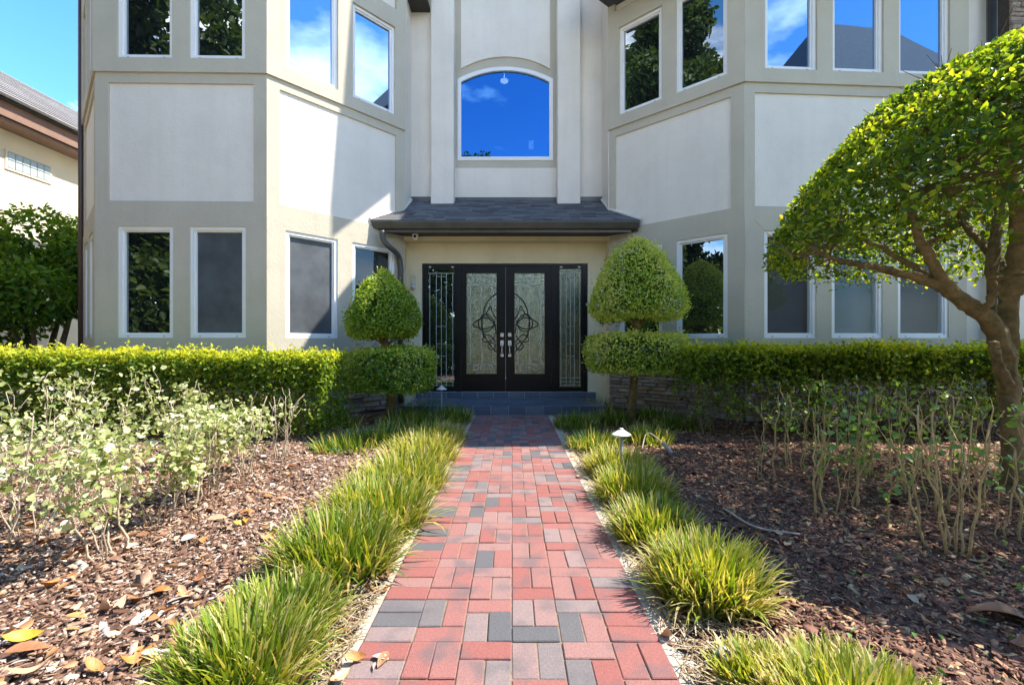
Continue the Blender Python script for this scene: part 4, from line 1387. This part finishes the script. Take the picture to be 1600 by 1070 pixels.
# big trees across the street, mirrored in the glass -----------------------
def oak(base, h, R, seed, label, zlo=.4, n=10000, size=.3):
    o = empty("oak_tree", base, label, "tree", "oaks on the street side of the garden")
    rng = np.random.default_rng(seed)
    m_ = MB(); b = Vector(base); blobs = []
    m_.tube([b, b+Vector((.1,0,h*.25)), b+Vector((0,.1,h*.5)), b+Vector((.1,.1,h*.85))], [.30,.24,.17,.05], 9, cap=False)
    nb_ = 16
    for k in range(nb_):
        a = k*2.4+rng.uniform(0,.5)
        f = zlo+(.94-zlo)*(k+.5)/nb_
        rr_ = R*rng.uniform(.35,.75)*min(1, 1.5*(1.05-f)+.25)
        e = b+Vector((math.cos(a)*rr_, math.sin(a)*rr_, h*f))
        s_ = b+Vector((0,0,max(h*f*.75, .6)))
        m_.tube(spline([s_, s_.lerp(e,.5)+Vector((0,0,.2)), e], 4), list(np.linspace(.10,.02,9)), 6, cap=False)
        blobs.append((e, R*rng.uniform(.36,.5)*min(1, 1.6*(1.08-f)+.3)))
    m_.build("trunk", M['bark_grey'], o, smooth=True)
    Ps, Ns = [], []
    tot = sum(q[1]**2 for q in blobs)
    for c, rr in blobs:
        k = int(n*rr*rr/tot)
        u_ = unit(rng.normal(size=(k,3)))
        Ps.append(np.array(c)+u_*rr*rng.uniform(.1,1,(k,1))**.5*np.array([1,1,.85])); Ns.append(u_)
    P, Nn = np.concatenate(Ps), np.concatenate(Ns)
    V, Q, T = leaves(P, Nn, size, .5+rng.normal(size=len(P))*.22, .6, .9, .2, rng)
    ob("crown", mesh_np("crown", V, Q, mat=M['leaf_oak'], tint=T), o)
    return o
oak((-10.9, 1.4, 0), 20, 3.5, 81, "tall dense oak beyond the left end of the garden", .08, 34000, .28)
oak((-14.2, 1.6, 0), 20, 4.2, 88, "widest tall oak beyond the left end of the garden", .1, 26000, .32)
oak((-9.6, -3.2, 0), 15, 2.9, 87, "upright oak behind the viewer, nearest the left end of the garden", .25, 9000, .3)
oak((-11, -8, 0), 11, 4.0, 82, "oak across the street toward the left end of the garden", .1, 9000, .34)
oak((-1.9, -10.5, 0), 14.4, 3.0, 83, "slender tall oak straight across the street from the door", .04, 9000, .26)
oak((-6.0, -11.5, 0), 7.5, 3.6, 84, "low oak across the street left of the slender one", .05, 8000, .3)
oak((2.6, -10.0, 0), 6.6, 3.4, 85, "low oak across the street right of the slender one", .05, 8000, .3)
oak((7.5, -12.5, 0), 7.5, 3.8, 86, "oak across the street toward the tall neighbouring house", .05, 8000, .3)

# ------------------------------------------------------------------ bark mulch
def chips(name, x0, x1, y0, y1, n, mat, seed, label=None):
    rng = np.random.default_rng(seed)
    u = rng.random(n)
    Yc = y0*(y1/y0)**(u**.75)                  # denser close to the viewer
    X = rng.uniform(x0, x1, n)
    vis_ = np.abs(X) < Yc*1.22+.3
    X, Yc = X[vis_], Yc[vis_]; n = len(X)
    L = rng.lognormal(math.log(.031), .5, n)*np.clip(.8+Yc*.05, .8, 1.25); Wd = L*rng.uniform(.18,.55,n); Tk = rng.uniform(.002,.006,n)
    th = rng.uniform(0, 2*np.pi, n)
    dx_ = np.stack([np.cos(th), np.sin(th), rng.normal(size=n)*.30], 1); dx_ = unit(dx_)
    dy_ = np.stack([-np.sin(th), np.cos(th), rng.normal(size=n)*.4], 1); dy_ = unit(dy_)
    dz_ = np.cross(dx_, dy_)
    C = np.stack([X, Yc, bedz(X, Yc)+rng.uniform(.0,.022,n)], 1)
    cs = []
    for zz_, sc_ in ((-1, 1.0), (1, .88)):
        for sx_, sy_ in ((-1,-1),(1,-1),(1,1),(-1,1)):
            j1, j2 = rng.uniform(.35,1.0,n), rng.uniform(.35,1.0,n)
            cs.append(C + dx_*(L*.5*sx_*j1*sc_)[:,None] + dy_*(Wd*.5*sy_*j2*sc_)[:,None] + dz_*(Tk*.5*zz_)[:,None])
    V = np.stack(cs, 1).reshape(-1,3)
    i = (np.arange(n)*8)[:,None]
    Q = np.concatenate([i+np.array([f_]) for f_ in ((4,5,6,7),(0,1,5,4),(1,2,6,5),(2,3,7,6),(3,0,4,7))])
    return tag(ob(name, mesh_np(name, V, Q, mat=mat)), kind="stuff")
chips("bark_mulch", -6.5, PX0-.045, 1.15, 7.6, 78000, M['chip_left'], 91)
chips("bark_mulch", PX1+.06, 6.5, 1.15, 7.6, 78000, M['chip_right'], 92)

# pine straw and dry clippings on the path edges
M['straw'] = objrand('straw', [(0, (.13,.08,.04)), (.5, (.30,.22,.12)), (1, (.45,.38,.25))], .8, island=True, bmp=0)
def straw(name, x0, x1, y0, y1, n, seed):
    rng = np.random.default_rng(seed)
    u = rng.random(n); Yc = y0*(y1/y0)**u; X = rng.uniform(x0, x1, n)
    th = rng.uniform(0, np.pi, n); L = rng.uniform(.03,.12,n)
    d_ = np.stack([np.cos(th), np.sin(th), rng.normal(size=n)*.12], 1); w_ = np.stack([-np.sin(th), np.cos(th), np.zeros(n)], 1)*.0022
    C = np.stack([X, Yc, rng.uniform(.0,.03,n)-.005], 1)
    V = np.stack([C-d_*(L/2)[:,None]-w_, C-d_*(L/2)[:,None]+w_, C+d_*(L/2)[:,None]+w_+[0,0,.004], C+d_*(L/2)[:,None]-w_+[0,0,.004]], 1).reshape(-1,3)
    i = (np.arange(n)*4)[:,None]
    return tag(ob(name, mesh_np(name, V, i+np.array([[0,1,2,3]]), mat=M['straw'])), kind="stuff")
def litter(name, x0, x1, y0, y1, n, mat, seed, size):
    rng = np.random.default_rng(seed)
    u = rng.random(n); Yc = y0*(y1/y0)**u; X = rng.uniform(x0, x1, n)
    k_ = np.abs(X) < Yc*1.2; X, Yc = X[k_], Yc[k_]
    P = np.stack([X, Yc, bedz(X, Yc)+rng.uniform(.015,.03,len(X))], 1)
    th = rng.uniform(0, 6.28, len(X))
    Nn = np.stack([np.cos(th), np.sin(th), np.full(len(X), .15)], 1)
    V, Q, T = leaves(P, Nn, size, rng.uniform(0, 1, len(X)), .5, .25, .0, rng)
    return tag(ob(name, mesh_np(name, V, Q, mat=mat, tint=T)), kind="stuff")
M['litter'] = objrand('leaf_litter', [(0, (.20,.09,.04)), (.4, (.38,.18,.07)), (.7, (.46,.27,.14)), (1, (.52,.40,.26))], .6, island=True, bmp=0)
litter("leaf_litter", -6, PX0-.1, 1.3, 7, 900, M['litter'], 95, .06)
litter("leaf_litter", PX1+.2, 6, 1.3, 7, 350, M['litter'], 96, .05)
litter("green_leaf_litter", PX1+.2, 6, 1.3, 6, 420, M['leaf_sprout'], 97, .032)
straw("dry_grass_litter", PX0-.32, PX0-.02, 1.3, 7, 2600, 93)
straw("dry_grass_litter", PX1+.02, PX1+.4, 1.3, 7, 2600, 94)

# ------------------------------------------------------------------ grass clumps along the path
def clump_mesh(R, h, n, seed, yellow=.5, flop=1.0):
    rng = np.random.default_rng(seed)
    rr = R*.80*np.sqrt(rng.random(n)); th = rng.uniform(0,2*np.pi,n)
    B0 = np.stack([rr*np.cos(th), rr*np.sin(th), np.full(n,-.03)], 1)
    out_ = rr/(R*.80)
    az = th + rng.normal(size=n)*1.0
    L = h*rng.uniform(.6,1.12,n)*(1-.3*out_**2)
    lean = (.04+.24*out_**1.5+np.abs(rng.normal(size=n))*.32)*flop
    curl = np.abs(rng.normal(size=n))*.9*(.35+.65*out_)
    dirh = np.stack([np.cos(az), np.sin(az), np.zeros(n)], 1)
    side = np.stack([-np.sin(az), np.cos(az), np.zeros(n)], 1)
    wd = rng.uniform(.0034,.0085,n)
    rows_ = []
    pos = B0.copy(); ang_ = lean.copy()
    S = 5
    for k in range(S+1):
        t = k/S
        w_ = wd*(1-.92*t**2.2)*(.7+.6*min(1,t*3)*(1 if t<.5 else 1))
        rows_.append(np.stack([pos-side*w_[:,None], pos+side*w_[:,None]], 1))
        pos = pos + (dirh*np.sin(ang_)[:,None]+np.array([0,0,1])*np.cos(ang_)[:,None])*(L/S)[:,None]
        pos[:,2] = np.maximum(pos[:,2], .004)
        ang_ = ang_ + curl/S*(.6+1.2*t)
    V = np.concatenate(rows_, 1).reshape(-1,3)
    i = (np.arange(n)*(2*S+2))[:,None]
    Q = np.concatenate([i+np.array([[2*k,2*k+1,2*k+3,2*k+2]]) for k in range(S)])
    dry = rng.random(n) < .09+.28*(out_ > .75)
    base_t = np.clip(.06+yellow*.76+rng.normal(size=n)*.19, 0, .88)
    base_t[dry] = rng.uniform(.85,1,dry.sum())
    tt = np.linspace(-.10,.14,S+1)
    T = np.clip(base_t[:,None]+tt[None,:], 0, 1).repeat(2, axis=1).reshape(-1)
    return mesh_np("blades", V, Q, mat=M['grass'], tint=T)
def clump(x, ybase, w, h, n, seed, label, yellow=.5, group="grass clumps edging the brick path"):
    p = gp(x, ybase); s = p.y/F
    o = empty("border_grass_clump", (p.x, p.y, 0), label, "grass clump", group)
    ob("blades", clump_mesh(w*.50*s, h*s*.82, int(n*.85), seed, yellow), o, Matrix.Translation((p.x, p.y, 0)))
    return o
ordn = ["first","second","third","fourth","fifth","sixth","seventh","eighth","ninth","tenth"]
Lc = [(380,1066,215,165,1700,.52),(436,985,185,122,1200,.45),(528,885,185,135,1500,.48),(592,818,165,118,1350,.58),(630,763,150,95,1150,.65),(660,720,125,70,950,.82),(684,690,95,52,750,.78),(708,658,66,42,650,.35)]
for i, (x, y_, w_, h_, n_, yl) in enumerate(Lc):
    lab = f"{ordn[i]} grass clump in the row left of the path, counted from the viewer"
    clump(x, y_, w_, h_, n_, 100+i, lab, yl)
Rc = [(1345,1120,330,110,1900,.76),(1185,1062,150,70,700,.8),(1106,925,178,130,1600,.68),(1022,838,135,92,1200,.6),(990,778,128,82,1050,.66),(968,736,122,62,950,.74),(930,698,100,44,750,.38),(900,666,82,36,650,.3)]
for i, (x, y_, w_, h_, n_, yl) in enumerate(Rc):
    lab = f"{ordn[i]} grass clump in the row right of the path, counted from the viewer"
    clump(x, y_, w_, h_, n_, 120+i, lab, yl)
extra = [(545,700,130,45,500,.3,"loose dark grass clump at the foot of the left bay beyond the green lid"),
         (600,690,110,50,500,.35,"dark grass clump between the left row and the left topiary"),
         (640,665,110,45,500,.3,"dark grass clump right at the left topiary's foot"),
         (520,668,100,40,400,.25,"dark grass clump close under the left stone wall"),
         (665,645,90,35,400,.25,"small dark grass clump below the left sidelight"),
         (1010,690,95,45,450,.6,"pale grass clump beside the path lamp's spot fitting"),
         (955,660,90,38,450,.3,"dark grass clump left of the right topiary's trunk"),
         (1015,655,90,36,400,.25,"dark grass clump right of the right topiary's trunk"),
         (1065,668,100,36,350,.25,"thin dark grass clump under the right stone wall"),
         (930,640,70,30,350,.3,"small grass clump at the right end of the slate step")]
for i, (x, y_, w_, h_, n_, yl, lab) in enumerate(extra):
    clump(x, y_, w_, h_, n_, 140+i, lab, yl, "darker grass clumps near the porch")

# ------------------------------------------------------------------ leggy shrubs in the beds
def shrub(base, h, spread, nst, nlv, seed, label, group, stemmat, leafm, lsize, thick=.011, lo=.35):
    rng = np.random.default_rng(seed)
    b = Vector(base)
    o = empty("leggy_shrub", base, label, "shrub", group)
    m_ = MB(); tipsP = []
    for k in range(nst):
        a = rng.uniform(0,6.28); ro = rng.uniform(.02,.09); s0 = b+Vector((math.cos(a)*ro, math.sin(a)*ro, -.04))
        e = b+Vector((math.cos(a+rng.normal()*.5)*spread*rng.uniform(.3,1.1), math.sin(a+rng.normal()*.5)*spread*rng.uniform(.3,1.1), h*rng.uniform(.7,1.05)))
        pts = [s0]
        for q_ in range(1,7):
            pts.append(s0.lerp(e, q_/7)+Vector((rng.normal()*.011, rng.normal()*.011, 0)))
        pts.append(e)
        r0 = thick*rng.uniform(.45,1.25)
        m_.tube(pts, list(np.linspace(r0, r0*.5, 8)), 6)
        for q_ in range(3):
            i = rng.integers(3,8); s1 = pts[i]
            e1 = s1+Vector((rng.normal()*.06, rng.normal()*.06, rng.uniform(.06,.2)))
            m_.tube([s1, s1.lerp(e1,.5)+Vector(rng.normal(size=3))*.012, e1], [r0*.5,r0*.38,r0*.25], 5)
            tipsP.append(e1)
        tipsP += pts[3:]
    m_.build("stems", stemmat, o, smooth=True)
    if nlv:
        tipsP = [t for t in tipsP if t.z > h*lo]
        sprays = rng.integers(0, len(tipsP), max(6, nlv//9))
        P = np.array([tipsP[sprays[i % len(sprays)]] for i in range(nlv)]) + rng.normal(size=(nlv,3))*np.array([.07,.07,.035])
        V, Q, T = leaves(P, np.tile(np.array([[0,0,1.]]),(nlv,1)), lsize*rng.choice([.6,.8,1.,1.2],nlv), .66+rng.normal(size=nlv)*.30, .85, 1.1, .35, rng, cup=.06)
        ob("foliage", mesh_np("foliage", V, Q, mat=leafm, tint=T), o)
    return o
LS = [(178,868,.60,.34,6,330,"pale-leaved leggy shrub that stands nearest the brick path on the left"),
      (40,845,.80,.30,7,150,"mostly bare leggy shrub by the frame edge on the left mulch"),
      (105,800,.72,.36,7,260,"pale-leaved leggy shrub just behind the bare one on the left mulch"),
      (240,815,.66,.34,6,330,"pale-leaved leggy shrub behind the one nearest the path"),
      (292,790,.66,.34,6,300,"pale-leaved leggy shrub in the middle of the left bed"),
      (330,765,.70,.36,6,330,"pale-leaved leggy shrub with dense leaf sprays, third from the left grass row"),
      (60,745,.80,.36,7,240,"pale-leaved leggy shrub close to the left hedge at its outer end"),
      (180,740,.78,.40,7,330,"pale-leaved leggy shrub close to the left hedge under the first window"),
      (290,722,.78,.40,7,300,"pale-leaved leggy shrub close to the left hedge under the second window"),
      (385,742,.72,.30,6,240,"pale-leaved leggy shrub second from the left grass row"),
      (435,715,.66,.20,8,50,"bare many-stemmed leggy shrub close to the inner end of the left hedge")]
for i, (x, y_, h, sp, ns_, nl, lab) in enumerate(LS):
    shrub(tuple(gp(x, y_)), h, sp, ns_, int(nl*1.75), 200+i, lab, "leggy shrubs in the left bed", M['stem_dry'], M['leaf_pale'], .040, .0068)
RS = [(1198,752,.62,.10,4,8,"thin bare shrub that stands nearest the porch in the right bed"),
      (1245,728,.66,.14,6,45,"pruned shrub with green sprouts beside the thin bare one in the right bed"),
      (1292,805,.70,.10,4,10,"two-stemmed tall pruned shrub left of the stout sprouting one"),
      (1325,790,.72,.12,6,60,"stout pruned shrub carrying a broad spray of green leaves"),
      (1270,765,.70,.14,6,50,"pruned shrub with low green sprouts in the middle of the right bed"),
      (1350,740,.72,.18,7,60,"pruned shrub with many stems in front of the right hedge's bare part"),
      (1405,830,.75,.10,4,14,"tall forked pruned shrub with a grey broken tip"),
      (1420,770,.75,.16,6,30,"pruned shrub halfway between the forked one and the umbrella tree"),
      (1470,800,.78,.12,5,10,"bare pruned shrub just left of the fan-shaped one"),
      (1485,868,.72,.24,9,16,"fan-shaped pruned shrub nearest the viewer in the right bed"),
      (1540,800,.70,.12,5,24,"thin pruned shrub in front of the umbrella tree's trunk"),
      (1500,745,.75,.16,6,30,"pruned shrub against the umbrella tree's trunk, hedge side"),
      (1590,850,.62,.14,4,14,"leaning pruned shrub at the frame edge before the umbrella tree")]
for i, (x, y_, h, sp, ns_, nl, lab) in enumerate(RS):
    shrub(tuple(gp(x, y_)), h*1.1, sp*.9, max(3, ns_-1), int(nl*2.6)+10, 230+i, lab, "pruned shrubs in the right bed", M['stem'], M['leaf_sprout'], .042, .0078, .15)

# ------------------------------------------------------------------ fallen leaves
def leaf_mesh(seed, L=.11, W_=.045):
    r_ = random.Random(seed)
    n = 7; V = []
    cu, tw, ri = r_.uniform(-.02,.05), r_.uniform(-.3,.3), r_.uniform(.004,.018)
    for k in range(n+1):
        t = k/n; w_ = W_*math.sin(math.pi*min(1,t**.85*.98+.02))**.8*.5 + .0008
        x = (t-.5)*L; zc = cu*4*(t-.5)**2 + .006
        for s in (-1, 0, 1):
            V.append((x, s*w_, zc + (abs(s)*ri*(w_/(W_*.5))) + s*w_*tw*t))
    Fq = []
    for k in range(n):
        for s in (0,1):
            Fq.append((3*k+s, 3*k+s+1, 3*k+s+4, 3*k+s+3))
    m_ = MB(); m_.face_add(V, Fq)
    return m_.mesh("fallen_leaf", M['dead_leaf'], True)
lm = [leaf_mesh(k) for k in range(6)]
LEAFCOL = {"rust-brown": (.30,.125,.05), "orange": (.50,.21,.055), "tan": (.52,.32,.19), "pale grey-brown": (.48,.38,.30), "yellow": (.62,.36,.03)}
lmc = {}
for nm, c in LEAFCOL.items():
    mt_ = plain("dead_leaf_"+nm.replace("-","_").replace(" ","_"), c, .5, var=.28, scale=25, bmp=.3, bscale=120)
    lmc[nm] = []
    for m__ in lm:
        q_ = m__.copy(); q_.materials.clear(); q_.materials.append(mt_); lmc[nm].append(q_)
MARK = [(gp(x, y_), f"the {ordn[i]} grass clump in the left row") for i, (x, y_, *_) in enumerate(Lc[:6])] \
     + [(gp(x, y_), f"the {ordn[i]} grass clump in the right row") for i, (x, y_, *_) in enumerate(Rc[:6])] \
     + [(gp(*a), b) for a, b in (((178,868),"the left shrub nearest the path"),((40,845),"the bare left shrub"),((240,815),"the second left shrub"),((330,765),"the dense left shrub"),
        ((385,742),"the left shrub next to the grass row"),((435,715),"the bare stems by the left hedge"),((180,740),"the left hedge"),((518,704),"the green lid"),
        ((100,1000),"the near left corner of the mulch"),((1485,868),"the fan-shaped right shrub"),((1325,790),"the stout sprouting shrub"),((1405,830),"the forked right shrub"),
        ((1198,752),"the thin right shrub"),((1590,850),"the leaning right shrub"),((1040,706),"the tube spotlight"),((1560,980),"the near right corner of the mulch"))]
USED = set()
def fallen(x, y_, s, rot, colour, label=None):
    p = gp(x, y_)
    z_ = float(bedz(np.array([p.x]), np.array([p.y]))[0])+.018
    if abs(p.x) < .62: z_ = .004
    T = Matrix.Translation((p.x, p.y, z_)) @ Matrix.Rotation(rot, 4, 'Z') @ Matrix.Rotation(random.gauss(0,.25), 4, 'X') @ Matrix.Rotation(random.gauss(0,.18), 4, 'Y') @ Matrix.Scale(s, 4)
    if not label:
        mk = min(MARK, key=lambda m: (m[0]-p).length)
        way = "before" if p.y < mk[0].y-.12 else "behind" if p.y > mk[0].y+.12 else "left of" if p.x < mk[0].x else "right of"
        label = f"{'small' if s < .62 else 'medium-sized' if s < .9 else 'large'} {colour} fallen leaf {way} {mk[1]}"
    if label in USED: return
    USED.add(label)
    return tag(ob("fallen_leaf", random.choice(lmc[colour]), None, T), label, "leaf", "fallen leaves on the left bed" if p.x < 0 else "fallen leaves on the right bed")
fallen(37, 998, 1.1, .5, "yellow", "large yellow fallen leaf on the mulch at the frame edge")
fallen(375, 826, .9, .9, "yellow", "smaller yellow fallen leaf in the middle of the left mulch bed")
CO = ["orange","rust-brown","tan","orange","pale grey-brown"]
big = [(205,1030,1.1,1.0),(45,1015,1.3,.4),(50,1055,1.2,.6),(250,922,1.0,.2),(280,935,.9,.4),(222,926,1.0,.1),(130,868,.9,.3),(20,850,1.0,.5),(77,920,.9,1.2),(295,845,1.0,1.4),(320,850,1.0,2.0),(308,910,.9,1.3),(340,815,1.2,.1),(385,805,1.0,.3),(430,835,1.0,2.2),(425,845,.9,.8),(455,735,1.0,.1),(480,710,1.0,2.),(380,738,1.0,.2),(415,715,1.0,.6),(590,925,1.25,.5),(600,900,.9,1.3),(610,872,.9,1.8),(535,985,.9,.4),(515,1060,.9,.9),(640,790,.8,1.2)]
for k, (x, y_, s_, r_) in enumerate(big):
    fallen(x, y_, s_, r_, CO[k % 5])
rr_ = random.Random(3)
for k in range(120):
    x, y_ = rr_.uniform(0, 620), rr_.uniform(690, 1068)
    if x > 640-(y_-690)*.75 and y_ < 980: continue
    fallen(x, y_, rr_.uniform(.45,.95), rr_.uniform(0,6.3), CO[rr_.randrange(5)])
fallen(1040, 990, 1.1, 1.5, "tan", "broad tan fallen leaf lying against the path's right border")
fallen(1560, 970, 1.9, 2.7, "rust-brown", "very long brown fallen leaf on the dark mulch")
fallen(1320, 892, .7, 2.4, "orange", "lone bright orange fallen leaf in the middle of the dark mulch")
for k, (x, y_, s_, r_) in enumerate([(1065,760,.8,.2),(1050,727,1.0,.3),(905,745,.9,1.2),(895,712,.8,.5),(885,690,.8,1.),(1240,1010,.8,.7),(1590,1015,.9,.3),(1170,1035,.9,1.),(1130,955,.7,.4),(1515,830,.7,.2)]):
    fallen(x, y_, s_, r_, CO[k % 5])
for k in range(30):
    x, y_ = rr_.uniform(1060, 1600), rr_.uniform(720, 1068)
    if x < 1060+(y_-720)*.55: continue
    fallen(x, y_, rr_.uniform(.3,.6), rr_.uniform(0,6.3), CO[rr_.randrange(5)])

# ------------------------------------------------------------------ small garden fittings
def path_lamp(p, label, h):
    o = empty("path_lamp", p, label, "path lamp", "cone-topped path lamps")
    m_ = MB(); m_.tube([(p[0],p[1],-.03),(p[0],p[1],h-.05)], .012, 8); m_.build("stem", M['grey_plastic'], o, smooth=True)
    m_ = MB(); m_.lathe([(.084,h-.055),(.086,h-.048),(.03,h-.012),(.018,h-.004),(.016,h+.006),(.004,h+.008)], 24, (p[0],p[1],0)); m_.build("lamp_shade", M['lamp'], o)
p = gp(971, 742); path_lamp((p.x, p.y, 0), "cream cone path lamp standing in the grass right of the path", H-(670-535)*p.y/F)
p = gp(690, 655); path_lamp((p.x, p.y, 0), "cream cone path lamp in front of the left sidelight", H-(603-535)*p.y/F)
p = gp(1040, 706)
m_ = MB(); m_.tube([(p.x+.05,p.y-.05,-.0),(p.x-.03,p.y,.10)], .022, 10); m_.tube([(p.x-.028,p.y-.001,.098),(p.x-.034,p.y+.003,.106)], .026, 10)
tag(m_.build("spotlight", M['grey_plastic'], smooth=False), "small grey tube spotlight tilted up from the right bed", "spotlight")
P_ = spline([gp(1003,705)+Vector((0,0,.02)), gp(1008,700)+Vector((0,0,.14)), gp(1016,700)+Vector((0,0,.17)), gp(1034,704)+Vector((0,0,.10))], 6)
m_ = MB(); m_.tube(P_, .006, 6); tag(m_.build("cable", M['drip'], smooth=True), "pale cable arching out of the grass to the spotlight", "cable")
p = gp(518, 704)
m_ = MB(); m_.lathe([(.075,0),(.075,.02),(.06,.03),(.0,.034)], 18, (p.x,p.y,.0)); m_.tube([(p.x+.01,p.y,.03),(p.x+.0,p.y,.07)], .007, 6)
tag(m_.build("irrigation_valve", M['green_plastic'], smooth=False), "round green irrigation lid on the left mulch", "valve lid")
p = gp(1128, 1035, .0)
sp = empty("sprinkler_head", (p.x, p.y, 0), "grey sprinkler head half buried beside the near right grass", "sprinkler")
T = Matrix.Translation((p.x, p.y, .02)) @ Matrix.Rotation(.5, 4, 'Y') @ Matrix.Rotation(.4, 4, 'X')
m_ = MB(); m_.lathe([(.024,-.06),(.024,.012),(.03,.016),(.03,.028),(.024,.032)], 18); m_.build("body", M['grey_plastic'], sp, T)
m_ = MB(); m_.lathe([(.010,.0325),(.009,.036),(.002,.036)], 14); m_.build("nozzle", M['black'], sp, T)
for i, (pts, lab) in enumerate([([(1010,842),(1030,853),(1045,868),(1052,885),(1050,900)], "pale irrigation tube curling along the path's right border"),
                  ([(1130,800),(1180,830),(1250,842)], "thin drip tube on the dark mulch behind the tall grass clump")]):
    P_ = spline([gp(*q)+Vector((0,0,.03)) for q in pts], 6)
    m_ = MB(); m_.tube(P_, .007, 7)
    tag(m_.build("irrigation_tube", M['drip'], smooth=True), lab, "tube", "irrigation tubes")
